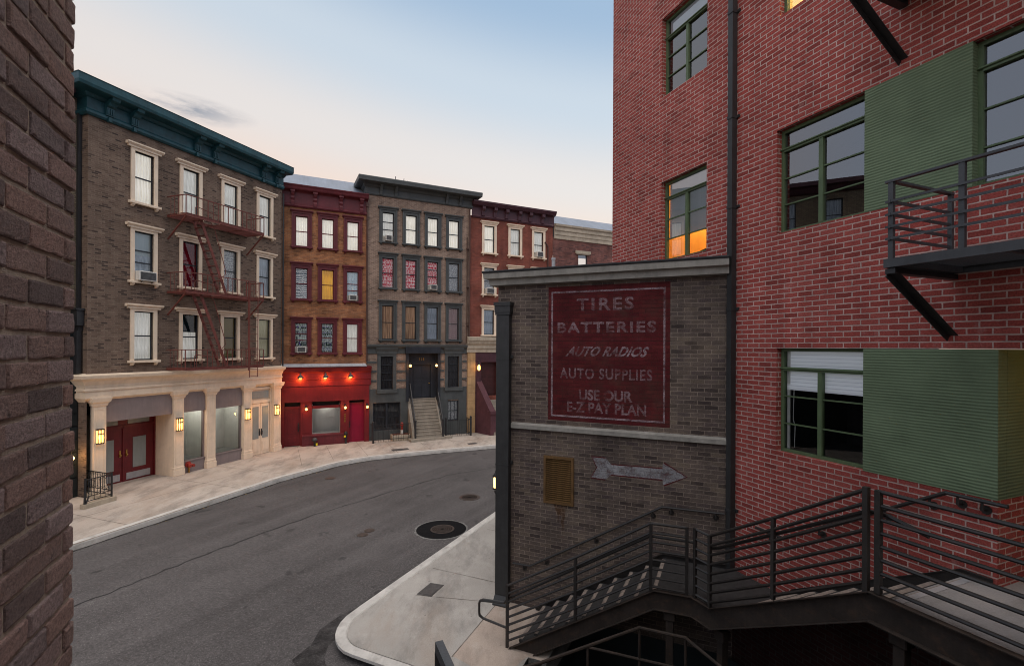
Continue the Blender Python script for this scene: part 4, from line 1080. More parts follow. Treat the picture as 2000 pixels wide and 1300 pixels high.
# ------------------------------------------------------------------ grey trimmed house with the stoop
bg = thing('row_house', 'brown brick row house with charcoal trim and a tall stone stoop', 'house', FR, 7, 0, 0)
holes = []
CUR = [[SHEER, SHEERW, SHEERW, SHEERW], [PINKF, PINKF, PINKF, LACE], [BEIGE, BEIGE, SHEERB, MAROONC]]
for r, (zb, zt) in enumerate(((10.50, 12.44), (8.04, 10.0), (5.28, 7.465))):
    for c, uc in enumerate((5.0, 6.245, 7.475, 8.71)):
        rails = (.5,)
        if (r, c) == (0, 0): rails = (.42, .68)
        if (r, c) == (1, 2): rails = (.48, .72)
        holes.append(sash_window(bg, uc, zb, zt, .945, .17, 'step', 1.08, (CHAR, NAVY), CUR[r][c], rails, two_step=True, sill_w=1.02))
for uc in (4.965, 8.71):
    holes.append(sash_window(bg, uc, 2.49, 4.97, 1.0, .17, 'step', 1.16, (CHAR, NAVY), DIMC, (.27, .5, .74), hh=.39, sill_h=.2, brk=False, sill_w=1.1))
bas = [(4.25, 5.70, .5, 1.98, .15), (8.39, 9.02, .8, 1.93, .15)]
portal = (6.12, 7.80, 0.0, 4.6, .55)
m = MB(); m.wall(3.90, 9.72, 0, 13.05, holes + bas + [portal], .12)
m.face([(3.9, 0, 11.9), (3.9, -8, 11.9), (3.9, -8, 13.6), (3.9, 0, 13.6)]); m.face([(9.72, 0, 0), (9.72, -8, 0), (9.72, -8, 13.6), (9.72, 0, 13.6)]); m.face([(3.9, 0, 13.5), (9.72, 0, 13.5), (9.72, -8, 13.5), (3.9, -8, 13.5)])
m.face([(3.9, -8, 0), (9.72, -8, 0), (9.72, -8, 13.5), (3.9, -8, 13.5)]); m.build('wall', B_GREY, bg)
m = MB()
prof = [(0, 12.98), (.06, 12.98), (.09, 13.04), (.09, 13.12), (.06, 13.14), (.06, 13.36), (.14, 13.42), (.20, 13.50), (.52, 13.53), (.60, 13.56), (.62, 13.76), (.60, 13.80), (0, 13.86)]
m.profile(prof, 3.84, 9.76)
for s, ue in ((-1, 3.84), (1, 9.76)):
    a = [m.v((ue + s * max(0, o) * .75, o, z)) for o, z in prof]; b = [m.v((ue + s * max(0, o) * .75, -1.2, z)) for o, z in prof]; c = [m.v((ue, o, z)) for o, z in prof]
    for i in range(len(prof) - 1): m.bm.faces.new((a[i], a[i + 1], b[i + 1], b[i])); m.bm.faces.new((a[i], a[i + 1], c[i + 1], c[i]))
cor = m.build('cornice', CHAR, bg)
for u in (4.6, 5.4, 8.25, 9.05):
    m = MB(); w = .07; m.prism([(u - w, .05, 13.0), (u - w, .13, 13.02), (u - w, .16, 13.2), (u - w, .26, 13.36), (u - w, .36, 13.52), (u - w, .05, 13.52)], (2 * w, 0, 0)); m.build('bracket', CHAR, cor)
m = MB()
for u, h in ((5.3, .22), (5.75, .17), (5.95, .08), (7.2, .06)): m.tube([(u, .3, 13.8), (u + .02, .3, 13.83 + h)], .018, 5)
m.build('roof_stub', BLACKM, bg)
m = MB()
m.profile([(0, 4.60), (.05, 4.60), (.05, 4.88), (.12, 4.90), (.20, 4.97), (.22, 5.05), (0, 5.10)], 3.92, 9.50)
for z in (4.15, 3.65, 3.15, 2.66):
    for (a, b) in ((3.92, 4.42), (5.51, 6.0), (7.92, 8.16), (9.26, 9.50)): m.box(a, b, 0, .04, z - .055, z + .055)
m.box(3.92, 6.0, -.02, .045, 1.99, 2.60); m.box(7.92, 9.50, -.02, .045, 1.99, 2.60)
for (a, b) in ((3.92, 4.25), (5.70, 6.1), (7.85, 8.39), (9.02, 9.50)): m.box(a, b, -.02, .04, 0, 1.99)
m.box(4.25, 5.70, -.02, .04, 0, .5); m.box(8.39, 9.02, -.02, .04, 0, .8)
m.build('ground_storey_trim', CHAR, bg)
for (a, b, z0, z1, d) in bas:
    m = MB(); f = .05
    m.box(a, a + f, -.12, -.04, z0, z1); m.box(b - f, b, -.12, -.04, z0, z1); m.box(a + f, b - f, -.12, -.04, z0, z0 + .06); m.box(a + f, b - f, -.12, -.04, z1 - f, z1)
    if b - a > 1: m.box((a + b) / 2 - .05, (a + b) / 2 + .05, -.12, -.03, z0 + .06, z1 - f); m.box(a + f, b - f, -.11, -.05, 1.18, 1.22)
    else:
        m.box(a + f, b - f, -.11, -.05, 1.33, 1.37)
        for k in (1, 2): u = a + (b - a) * k / 3; m.box(u - .012, u + .012, -.10, -.06, z0 + .06, z1 - f)
    w = m.build('window', NAVY, bg); w['label'] = 'basement window beside the stoop'
    m = MB(); m.face([(a, -.09, z0), (b, -.09, z0), (b, -.09, z1), (a, -.09, z1)]); m.build('pane', G_FAR, w)
    m = MB(); m.wavy(a, b, -.22, z0, z1, .015, 6); m.build('curtain', DIMC if b - a > 1 else LACE, w)
# portal, door
m = MB(); m.box(5.94, 7.90, -.02, .20, 4.62, 4.97); m.box(6.0, 6.14, -.5, .09, 2.0, 4.62); m.box(7.78, 7.92, -.5, .09, 2.0, 4.62); m.box(6.14, 6.44, -.5, -.30, 2.0, 4.62); m.box(7.49, 7.78, -.5, -.30, 2.0, 4.62); m.box(6.44, 7.49, -.5, -.32, 3.98, 4.62); m.box(6.44, 7.49, -.32, -.27, 3.98, 4.03)
m.build('door_surround', NAVY, bg)
m = MB(); m.box(6.44, 7.49, -.46, -.38, 2.0, 3.98)
for (a, b) in ((6.52, 6.94), (6.99, 7.41)):
    for (z0, z1) in ((2.16, 2.86), (2.98, 3.12), (3.24, 3.86)): m.box(a, b, -.38, -.365, z0, z1)
dr = m.build('door', NAVY, bg); dr['label'] = 'dark panelled front door at the top of the stoop'
m = MB(); m.ball((7.40, -.35, 2.92), .035); m.build('handle', BRASS, dr)
def text_mb(s, u0, u1, z0, z1, off, slant=0.0, bold=.0, thick=.003, space=1.0):
    cu = bpy.data.curves.new('lettering', 'FONT'); cu.body = s; cu.offset = bold + .012; cu.space_character = space; cu.resolution_u = 3
    ob = bpy.data.objects.new('lettering', cu); COL.objects.link(ob)
    bpy.context.view_layer.update()
    me = bpy.data.meshes.new_from_object(ob.evaluated_get(bpy.context.evaluated_depsgraph_get()))
    bpy.data.objects.remove(ob)
    xs = [v.co.x for v in me.vertices]; ys = [v.co.y for v in me.vertices]
    x0, x1, y0, y1 = min(xs), max(xs), min(ys), max(ys)
    m = MB(); vs = []
    for v in me.vertices:
        a = (v.co.x - x0) / (x1 - x0); b = (v.co.y - y0) / (y1 - y0)
        w = (u1 - u0) - slant
        vs.append(m.v((u0 + a * w + b * slant, off, z0 + b * (z1 - z0))))
    for p in me.polygons:
        try: m.bm.faces.new([vs[i] for i in p.vertices])
        except ValueError: pass
    bpy.data.meshes.remove(me)
    return m
text_mb('118', 6.82, 7.10, 4.20, 4.36, -.314, bold=.01, space=1.6).build('house_number', BRASS, bg)
# stoop
m = MB(); n = 12; zt = 2.10; o_top, o_bot = -.35, .95; ul, ur = 6.30, 7.72
rise = (zt - .12) / n; run = (o_bot - o_top) / n
for k in range(n):
    z = .12 + rise * (k + 1); o = o_bot - run * k
    m.box(ul, ur, -.5, o, z - rise, z - .03); m.box(ul - .0, ur + .0, -.5, o + .025, z - .03, z)
m.prism([(ul - .16, -.3, 0), (ul - .16, 1.0, 0), (ul - .16, 1.0, .16), (ul - .16, -.3, zt + .03)], (.16, 0, 0)); m.prism([(ur, -.3, 0), (ur, 1.0, 0), (ur, 1.0, .16), (ur, -.3, zt + .03)], (.16, 0, 0))
m.slab([(5.95, 1.40), (8.30, 1.12), (8.1, .5), (5.95, .5)], 0, .12)
m.build('stoop', STEPST, bg)
for u in (6.28, 7.80):
    m = MB(); m.box(u - .045, u + .045, .93, 1.02, .12, 1.02); m.box(u - .06, u + .06, .915, 1.035, 1.02, 1.06); m.bar((u, .97, .98), (u, -.25, 2.95), .05, .05); m.bar((u, .97, .34), (u, -.25, 2.30), .03, .03)
    for k in range(1, 9): f = k / 9; m.tube([(u, .97 - 1.22 * f, .34 + 1.96 * f), (u, .97 - 1.22 * f, .98 + 1.97 * f)], .012, 5)
    m.build('stoop_railing', BLACKM, bg)
for u, lb in ((6.19, 'lit round lamp left of the dark door on the stoop'), (7.66, 'lit round lamp right of the dark door on the stoop')):
    t = thing('wall_lamp', lb, 'wall lamp', FR, u, .09, 3.8, 'pair of lamps by the dark front door')
    m = MB(); m.lathe((u, .09, 4.05), [(.05, 0), (.05, .02)], 10, 'off'); m.tube([(u, .1, 4.05), (u, .2, 4.08), (u, .21, 4.03)], .012, 6); m.build('bracket', BLACKM, t)
    m = MB(); m.ball((u, .21, 3.94), .075, .9); m.build('globe', LAMPG, t, True)
    point_light(t, u, .32, 3.92, 6.0, (1, .38, .09))
# fences either side of the stoop
def picket(name, lb, runs, posts, h):
    t = thing(name, lb, 'fence', FR, posts[0][0], posts[0][1], 0, 'black iron fences by the stoop')
    m = MB()
    for a, b in runs:
        n = max(2, int(math.dist(a, b) / .125))
        for z in (.16, h - .10): m.bar((a[0], a[1], z), (b[0], b[1], z), .025, .03)
        for k in range(n + 1):
            f = k / n; p = (a[0] + (b[0] - a[0]) * f, a[1] + (b[1] - a[1]) * f); m.tube([(p[0], p[1], .04), (p[0], p[1], h - .06)], .009, 5)
    m.build('railing', BLACKM, t)
    for p in posts:
        m = MB(); m.box(p[0] - .045, p[0] + .045, p[1] - .045, p[1] + .045, 0, h + .05); m.lathe((p[0], p[1], h + .05), [(.06, 0), (.06, .03), (.02, .06)], 8); m.build('post', BLACKM, t)
picket('iron_fence', 'black iron fence left of the stoop before the wide basement window', [((4.14, .75), (6.1, .75)), ((4.14, .75), (4.14, .05))], [(4.14, .75)], 1.0)
picket('iron_fence', 'black iron fence right of the stoop before the narrow basement window', [((8.05, .75), (9.5, .75)), ((9.5, .75), (9.5, .1))], [(8.05, .75), (9.5, .75)], 1.0)
t = thing('planter', 'low concrete planter with red mulch behind the stoop fence', 'planter', FR, 5.6, .4, 0)
m = MB(); m.box(5.15, 6.1, .12, .62, 0, .30, .01); m.build('box', STONE, t); m = MB(); m.box(5.2, 6.05, .17, .57, .29, .32); m.build('mulch', SOIL, t)
t = thing('standpipe', 'red standpipe hydrant with white base in the concrete planter', 'hydrant', FR, 5.7, .4, .3)
m = MB(); m.lathe((5.7, .4, .32), [(.06, .2), (.06, .42), (.09, .44), (.09, .52), (.06, .58), (.02, .62)], 12); m.tube([(5.62, .4, .78), (5.78, .4, .78)], .04, 8); m.build('barrel', FIRERED, t)
m = MB(); m.lathe((5.7, .4, .31), [(.07, 0), (.07, .22)], 12); m.build('base', ACW, t)
air_conditioner(FR, 5.0, 10.61, .34, .30, 'white air conditioner in top left window of the charcoal trimmed house', .13)
air_conditioner(FR, 7.475, 8.13, .38, .31, 'white air conditioner under pink floral curtain in charcoal trimmed house', .12)
t = thing('drainpipe', 'dark brown drainpipe between charcoal trimmed house and brownstone', 'drainpipe', FR, 9.65, .1, 5)
m = MB(); m.tube([(9.64, .08, 12.9), (9.64, .08, 5.1)], .05, 8); m.tube([(9.50, .06, 11.3), (9.50, .06, 5.2)], .025, 6)
for z in (6.2, 8.4, 10.6): m.box(9.46, 9.70, 0, .12, z, z + .03)
m.build('pipe', BROWNPIPE, t)

# ------------------------------------------------------------------ brownstone
bb = thing('row_house', 'red brown row house with cream window trim and plum cornice', 'house', FR, 12, 0, 0)
holes = []
for r, (zb, zt) in enumerate(((10.43, 12.36), (8.0, 9.90), (5.62, 7.43))):
    for c, uc in enumerate((10.9, 12.6, 14.22)):
        holes.append(sash_window(bb, uc, zb, zt, .93, .14, 'step', 1.14, (CREAM, NAVY), [[SHEERW, SHEER, SHEER], [LACE, SHEER, SHEER], [SHEERB, SHEERB, SHEERB]][r][c], (.5,), sill_w=1.06, brk=r < 2))
m = MB(); m.wall(9.72, 15.25, 0, 12.6, holes + [(10.4, 11.5, 2.1, 4.1, .4)], .12)
m.face([(15.25, 0, 0), (15.25, -8, 0), (15.25, -8, 12.6), (15.25, 0, 12.6)]); m.face([(9.72, -8, 0), (15.25, -8, 0), (15.25, -8, 12.6), (9.72, -8, 12.6)]); m.face([(9.74, 0, 12.6), (15.25, 0, 12.6), (15.25, -8, 12.6), (9.74, -8, 12.6)])
m.build('wall', B_BROWN, bb)
m = MB(); m.profile([(0, 12.5), (.06, 12.5), (.10, 12.58), (.06, 12.66), (.06, 13.10), (.12, 13.14), (.30, 13.18), (.36, 13.28), (.40, 13.34), (.40, 13.42), (0, 13.48)], 9.78, 15.3); cor = m.build('cornice', PURPLE, bb)
for u in (10.47, 11.23, 11.99, 12.85, 13.59, 14.45):
    m = MB(); w = .10; m.prism([(u - w, .05, 12.62), (u - w, .12, 12.64), (u - w, .15, 12.9), (u - w, .28, 13.0), (u - w, .28, 13.16), (u - w, .05, 13.16)], (2 * w, 0, 0)); m.build('bracket', PURPLE, cor)
m = MB(); m.profile([(0, 4.66), (.10, 4.66), (.10, 4.88), (.16, 4.90), (.16, 5.08), (.24, 5.16), (.30, 5.34), (.34, 5.36), (.34, 5.52), (0, 5.58)], 9.50, 15.3); m.build('stone_band', STONE, bb)
m = MB()
for k in range(10): m.box(9.56, 10.04, -.02, .07, .02 + .464 * k, .47 + .464 * k, .008)
m.build('quoin_pier', TANST, bb)
m = MB(); m.box(10.04, 10.40, -.02, .05, 0, 4.64); m.box(11.50, 13.5, -.02, .05, 0, 4.64); m.box(10.40, 11.50, -.02, .05, 4.10, 4.64); m.box(10.12, 10.32, .05, .065, 2.3, 3.2); m.build('door_surround', PURPLE, bb)
m = MB(); m.box(10.4, 11.5, -.36, -.28, 2.05, 4.1)
for (a, b) in ((10.48, 10.92), (10.98, 11.42)):
    for z0, z1 in ((2.2, 2.8), (2.9, 3.1), (3.2, 3.95)): m.box(a, b, -.28, -.265, z0, z1)
m.build('door', paint('brownstone_door', (.05, .014, .014), .5, .2, 3), bb)
m = MB(); n = 12
for k in range(n): m.slab([(10.35 + .02 * (n - k), -.2), (12.6, -.2), (12.6, 1.25 - .115 * k), (10.35 + .03 * (n - k), 1.25 - .115 * k)], .17 * k, .17 * (k + 1))
m.build('stoop', STEPST, bb)
m = MB()
A = [(10.10, 0.0), (10.44, 0.0), (10.84, 1.25), (10.50, 1.25)]
def wz(o): return 3.05 - 1.75 * o / 1.0 if o < 1 else 1.30
va = [m.v((p[0], p[1], 0)) for p in A]; vb = [m.v((p[0], p[1], 3.05 if p[1] < .1 else 1.28)) for p in A]
m.bm.faces.new(va[::-1]); m.bm.faces.new(vb)
for i in range(4): m.bm.faces.new((va[i], va[(i + 1) % 4], vb[(i + 1) % 4], vb[i]))
va = [m.v((p[0] + d, p[1] + e, 1.2)) for p, d, e in zip([(10.42, 1.0), (10.80, 1.0), (10.88, 1.30), (10.50, 1.30)], (-.03, .03, .03, -.03), (0, 0, .03, .03))]; vb = [m.v((v.co.x, -v.co.y, 1.36)) for v in va]
m.bm.faces.new(va[::-1]); m.bm.faces.new(vb)
for i in range(4): m.bm.faces.new((va[i], va[(i + 1) % 4], vb[(i + 1) % 4], vb[i]))
m.build('stoop_wing', PLUMSTONE, bb)
t = thing('wall_lamp', 'lit onion lantern beside the brownstone door', 'wall lamp', FR, 10.2, .05, 3.6)
m = MB(); m.tube([(10.2, .05, 4.1), (10.2, .2, 4.15), (10.2, .22, 4.06)], .014, 6); m.lathe((10.2, .22, 3.98), [(.10, 0), (.04, .06), (.015, .10)], 12); m.lathe((10.2, .22, 3.60), [(.03, -.04), (.07, 0)], 12); m.build('bracket', BLACKM, t)
m = MB(); m.lathe((10.2, .22, 3.6), [(.05, .02), (.085, .12), (.08, .24), (.05, .34)], 14); m.build('glass', LAMPG, t, True)
point_light(t, 10.18, .42, 3.78, 4.5, (1, .48, .14))
air_conditioner(FR, 14.22, 10.53, .42, .33, 'white air conditioner in the top right cream trimmed brownstone window', .08)
air_conditioner(FR, 10.9, 8.10, .50, .33, 'white air conditioner below dark lace in the brownstone middle floor', .06)
t = thing('vent_pipe', 'thin silver vent pipe rising above the tire building roof', 'pipe', FK, .35, -2.2, 6.3)
m = MB(); m.tube([(.33, -2.2, 6.2), (.33, -2.2, 7.08)], .045, 10); m.lathe((.33, -2.2, 7.06), [(.055, 0), (.055, .04)], 10); m.build('pipe', FLASH, t)
# far house
bf = thing('row_house', 'low dark red brick house with grey cornice and blue roof farthest along', 'house', FR, 20, 0, 0)
m = MB(); m.wall(15.27, 40, 0, 11.9, [(17.15, 17.85, 9.6, 11.02), (21.5, 22.2, 9.6, 11.02)], .12); m.build('wall', B_FAR, bf)
m = MB(); m.profile([(0, 11.82), (.06, 11.82), (.06, 12.05), (.10, 12.07), (.10, 12.30), (.16, 12.34), (.16, 12.55), (.24, 12.60), (.26, 12.72), (0, 12.76)], 15.32, 40); m.build('cornice', STONE, bf)
m = MB(); m.prism([(15.32, .1, 12.70), (15.32, -1.2, 13.62), (15.32, -9, 13.62), (15.32, -9, 12.70)], (24, 0, 0)); m.build('roof', ROOFM, bf)
for u in (17.5, 21.85):
    m = MB(); m.box(u - .58, u + .58, -.02, .10, 11.03, 11.22); m.box(u - .50, u + .50, -.02, .07, 10.98, 11.03); m.box(u - .5, u + .5, -.1, .1, 9.5, 9.6); w = m.build('window', STONE, bf)
    m = MB(); m.box(u - .35, u - .30, -.1, -.05, 9.6, 11.0); m.box(u + .30, u + .35, -.1, -.05, 9.6, 11.0); m.box(u - .3, u + .3, -.1, -.05, 10.28, 10.33); m.build('sash', NAVY, w)
    m = MB(); m.face([(u - .3, -.08, 9.6), (u + .3, -.08, 9.6), (u + .3, -.08, 11.02), (u - .3, -.08, 11.02)]); m.build('pane', G_RED, w)
t = thing('drainpipe', 'bent dark drainpipe between the brownstone and the farthest house', 'drainpipe', FR, 15.0, .1, 6)
m = MB(); m.tube([(14.86, .06, 6), (14.86, .06, 11.2), (14.80, .06, 11.35), (14.62, .1, 11.5)], .04, 8); m.build('pipe', BROWNPIPE, t)

# ------------------------------------------------------------------ tire-sign building
bk = thing('brick_building', 'low dark brick building with faded red tire advertisement on its wall', 'building', FK, 2, 0, 0)
m = MB(); m.wall(-.05, 4.21, 0, 6.24, [(.975, 1.475, 2.1, 2.90)], .12)
m.face([(-.05, 0, 0), (-.05, -8.5, 0), (-.05, -8.5, 6.24), (-.05, 0, 6.24)])
m.face([(-.05, 0, 6.24), (4.21, 0, 6.24), (1.7, -2.38, 6.24), (1.7, -8.5, 6.24), (-.05, -8.5, 6.24)])
m.face([(1.5, -.0, -2.8), (4.25, -.0, -2.8), (4.25, -.0, 0), (1.5, -.0, 0)])
m.build('wall', B_TIRE, bk)
def ring_prof(m, prof, u0, u1):
    m.profile(prof, u0, u1)
    a = [m.v((u0 - o, o, z)) for o, z in prof]; b = [m.v((u0 - o, -8.5, z)) for o, z in prof]; c = [m.v((u0, o, z)) for o, z in prof]
    for i in range(len(prof) - 1): m.bm.faces.new((a[i], a[i + 1], b[i + 1], b[i])); m.bm.faces.new((a[i], a[i + 1], c[i + 1], c[i]))
m = MB(); ring_prof(m, [(0, 6.19), (.13, 6.20), (.14, 6.31), (.22, 6.325), (.23, 6.43), (0, 6.44)], -.05, 4.13); m.build('cornice', GREYCONC, bk)
m = MB(); ring_prof(m, [(-.3, 6.44), (.24, 6.432), (.25, 6.455), (.25, 6.475), (-.3, 6.52)], -.05, 4.13); m.build('coping', BLACKM, bk)
m = MB(); m.profile([(0, 3.42), (.06, 3.425), (.06, 3.50), (.0, 3.535)], .26, 4.10); m.build('stone_band', GREYCONC, bk)
m = MB(); m.face([(1.005, .003, 3.628), (3.215, .003, 3.628), (3.215, .003, 6.13), (1.005, .003, 6.13)])
sg = m.build('painted_sign', B_SIGN, bk); sg['label'] = 'faded dark red painted advertisement with pale block lettering'
m = MB(); w = .032
m.box(1.065, 1.065 + w, .005, .007, 3.70, 6.04); m.box(3.135 - w, 3.135, .005, .007, 3.70, 6.04)
m.box(1.065 + w, 3.135 - w, .005, .007, 3.70, 3.70 + w); m.box(1.065 + w, 3.135 - w, .005, .007, 6.04 - w, 6.04); m.build('border', LETTER, sg)
for s, u0, u1, z0, z1, sl, bd, lm, sp in (('TIRES', 1.56, 2.60, 5.665, 5.90, 0, .015, LETTER2, 1.25), ('BATTERIES', 1.19, 2.98, 5.262, 5.463, 0, .02, LETTER2, 1.2), ('AUTO RADIOS', 1.345, 2.885, 4.832, 5.012, .09, .02, LETTER, 1.05),
                                          ('AUTO SUPPLIES', 1.24, 2.92, 4.418, 4.615, 0, .008, LETTER2, 1.12), ('USE OUR', 1.61, 2.585, 4.028, 4.225, 0, .02, LETTER2, 1.0), ('E-Z PAY PLAN', 1.383, 2.82, 3.80, 3.995, 0, .015, LETTER2, 1.02)):
    text_mb(s, u0, u1, z0, z1, .006, sl, bd, space=sp).build('lettering', lm, sg)
ar = [(1.863, 3.0), (2.118, 3.0), (2.221, 2.895), (3.10, 2.915), (3.105, 3.018), (3.49, 2.82), (3.107, 2.640), (3.10, 2.735), (2.216, 2.722), (2.118, 2.622), (1.845, 2.631), (1.958, 2.818)]
cx, cz = 2.65, 2.82
m = MB(); m.shape([(u + .018 * (1 if u > cx else -1), z + .018 * (1 if z > cz + .01 else -1 if z < cz - .01 else 0)) for u, z in ar], .001, .003)
ao = m.build('painted_arrow', ARROWR, bk); ao['label'] = 'faded white painted arrow pointing right with red outline'
m = MB(); m.shape(ar, .0035, .005); m.build('arrow_fill', ARROWP, ao)
m = MB(); m.shape([(1.12, 2.06), (1.40, 2.06), (1.385, 1.97), (1.36, 1.93), (1.345, 1.80), (1.33, 1.78), (1.325, 1.62), (1.31, 1.45), (1.30, 1.60), (1.275, 1.66), (1.265, 1.84), (1.235, 1.88), (1.225, 1.68), (1.205, 1.86), (1.16, 1.95)], .001, .003); m.build('rust_stain', RUSTSTAIN, bk)
m = MB(); m.box(.93, .975, -.10, .03, 2.055, 2.95); m.box(1.475, 1.52, -.10, .03, 2.055, 2.95); m.box(.975, 1.475, -.10, .03, 2.055, 2.10); m.box(.975, 1.475, -.10, .03, 2.90, 2.95)
vt = m.build('vent', OCHRE, bk); vt['label'] = 'rusty ochre louvred vent'
m = MB()
for k in range(21):
    z = 2.105 + .038 * k; m.prism([(.975, -.022, z + .020), (.975, -.018, z + .024), (.975, .020, z + .006), (.975, .016, z)], (.5, 0, 0))
m.build('louvres', paint('louvre_rust', (.15, .080, .026), .7, .4, 6.0, stain=(.07, .035, .015), stain_amt=.6), vt)
m = MB(); m.face([(.975, -.11, 2.1), (1.475, -.11, 2.1), (1.475, -.11, 2.9), (.975, -.11, 2.9)]); m.build('vent_back', DARKIN, vt)
t = thing('downpipe', 'wide black square downpipe with capped top on the tire building corner', 'downpipe', FK, .1, .1, 0)
m = MB(); m.box(-.035, .245, .004, .13, .16, 5.62, .006); m.box(-.04, .25, .004, .136, 2.7, 2.715); m.box(-.04, .25, .004, .136, 4.75, 4.765); m.box(.245, .29, .02, .05, 2.72, 2.78); m.box(.245, .29, .02, .05, 4.78, 4.84); m.build('shaft', PIPEB, t)
m = MB(); m.prism([(-.05, .004, 5.62), (.26, .004, 5.62), (.26, .145, 5.62), (-.05, .145, 5.62)], (0, 0, .05)); m.box(-.06, .27, .004, .155, 5.67, 5.80); m.box(-.075, .285, .004, .17, 5.80, 5.87); m.build('head', PIPEB, t)
m = MB(); m.prism([(-.035, .004, .16), (-.035, .13, .16), (-.035, .24, .03), (-.035, .24, -.0), (-.035, .004, 0)], (.28, 0, 0)); m.build('shoe', PIPEB, t)
t = thing('wall_lamp', 'lit box lamp on the side wall of the tire building', 'wall lamp', FK, -.3, -.4, 2)
m = MB(); m.box(-.10, -.05, -.48, -.36, 1.98, 2.34); m.box(-.345, -.08, -.46, -.38, 2.29, 2.32); m.box(-.345, -.08, -.46, -.38, 2.03, 2.06); m.lathe((-.30, -.42, 2.33), [(.05, 0), (.012, .05), (.01, .09)], 8); m.lathe((-.30, -.42, 1.94), [(.01, 0), (.03, .06)], 8)
m.build('frame', BLACKM, t)
m = MB(); m.lathe((-.305, -.42, 2.06), [(.02, 0), (.035, .02), (.036, .20), (.025, .23)], 14); m.build('glass', emit('side_lamp_glow', (1, .60, .22), 4.0), t, True)
point_light(t, -.45, -.42, 2.16, 5)

# ------------------------------------------------------------------ red brick building
bw = thing('brick_building', 'tall red brick building with green steel windows and green stucco panels', 'building', FW, 2, 0, 0)
A = (-1.80, -.615, 9.90, 11.44); Bh = (-1.80, -.615, 6.69, 8.24)
C_ = (.765, 4.30, 6.69, 8.21); E_ = (.775, 3.285, 3.48, 5.0); TP = (.80, 2.0, 9.88, 11.42)
DOOR = (3.285, 5.4, 2.6, 5.0)
m = MB()
lower = [A, Bh, C_, E_, TP, DOOR]
def red_wall(m):
    holes = [(*A, .17), (*Bh, .17), (*TP, .17), (*C_, .17), (.775, 5.4, 3.48, 5.0, .17), (3.285, 5.4, 2.6, 3.48, .0)]
    us = sorted({-3.47, 12, *[h[i] for h in holes for i in (0, 1)]}); zs = sorted({1.38, 13.7, *[h[i] for h in holes for i in (2, 3)]})
    for a, b in zip(us, us[1:]):
        for c, d in zip(zs, zs[1:]):
            mu, mz = (a + b) / 2, (c + d) / 2
            if any(h[0] < mu < h[1] and h[2] < mz < h[3] for h in holes): continue
            m.face([(a, 0, c), (b, 0, c), (b, 0, d), (a, 0, d)])
    for (a, b, c, d) in (A, Bh, C_, TP, (.775, 3.285, 3.48, 5.0)):
        e = -.17
        if (a, c) != (.775, 3.48): m.face([(b, 0, d), (b, 0, c), (b, e, c), (b, e, d)])
        m.face([(a, 0, c), (a, 0, d), (a, e, d), (a, e, c)])
        m.face([(a, 0, d), (b, 0, d), (b, e, d), (a, e, d)]); m.face([(b, 0, c), (a, 0, c), (a, e, c), (b, e, c)])
    # porch: left cheek (brick dado), back, soffit, right cheek
    m.face([(3.285, 0, 2.6), (3.285, -2.2, 2.6), (3.285, -2.2, 3.48), (3.285, 0, 3.48)])
    m.face([(5.4, 0, 2.6), (5.4, -2.2, 2.6), (5.4, -2.2, 5.0), (5.4, 0, 5.0)])
    m.face([(-3.47, 0, -2.9), (-3.47, -8, -2.9), (-3.47, -8, 13.7), (-3.47, 0, 13.7)])
    m.face([(-3.47, 0, 13.7), (12, 0, 13.7), (12, -8, 13.7), (-3.47, -8, 13.7)])
red_wall(m); m.build('wall', B_RED, bw)
m = MB(); m.shape([(-3.47, -2.9), (12, -2.9), (12, 2.42), (3.0, 2.42), (1.1, 1.36), (-3.47, 1.36)], -.05, .006); m.build('wall_foot_shade', B_SHADE, bw)  # overlay on the red wall's foot, painting in shade under stairs and walkway
m = MB(); m.face([(3.285, -2.2, 2.6), (5.4, -2.2, 2.6), (5.4, -2.2, 5.0), (3.285, -2.2, 5.0)]); m.face([(3.285, 0, 5.0), (5.4, 0, 5.0), (5.4, -2.2, 5.0), (3.285, -2.2, 5.0)]); m.build('porch_lining', paint('porch_plaster', (.30, .24, .14), .8, .1, 2), bw)
m = MB()
m.box(2.0, 3.07, -.17, .003, 6.69, 8.21)
m.build('stucco_panel', STUCCO, bw)
m = MB()
m.box(2.0, 3.288, -.16, .006, 3.482, 4.998)
m.box(3.2, 3.290, -2.2, -.161, 3.482, 4.998)
m.build('stucco_panel', STUCCO, bw)
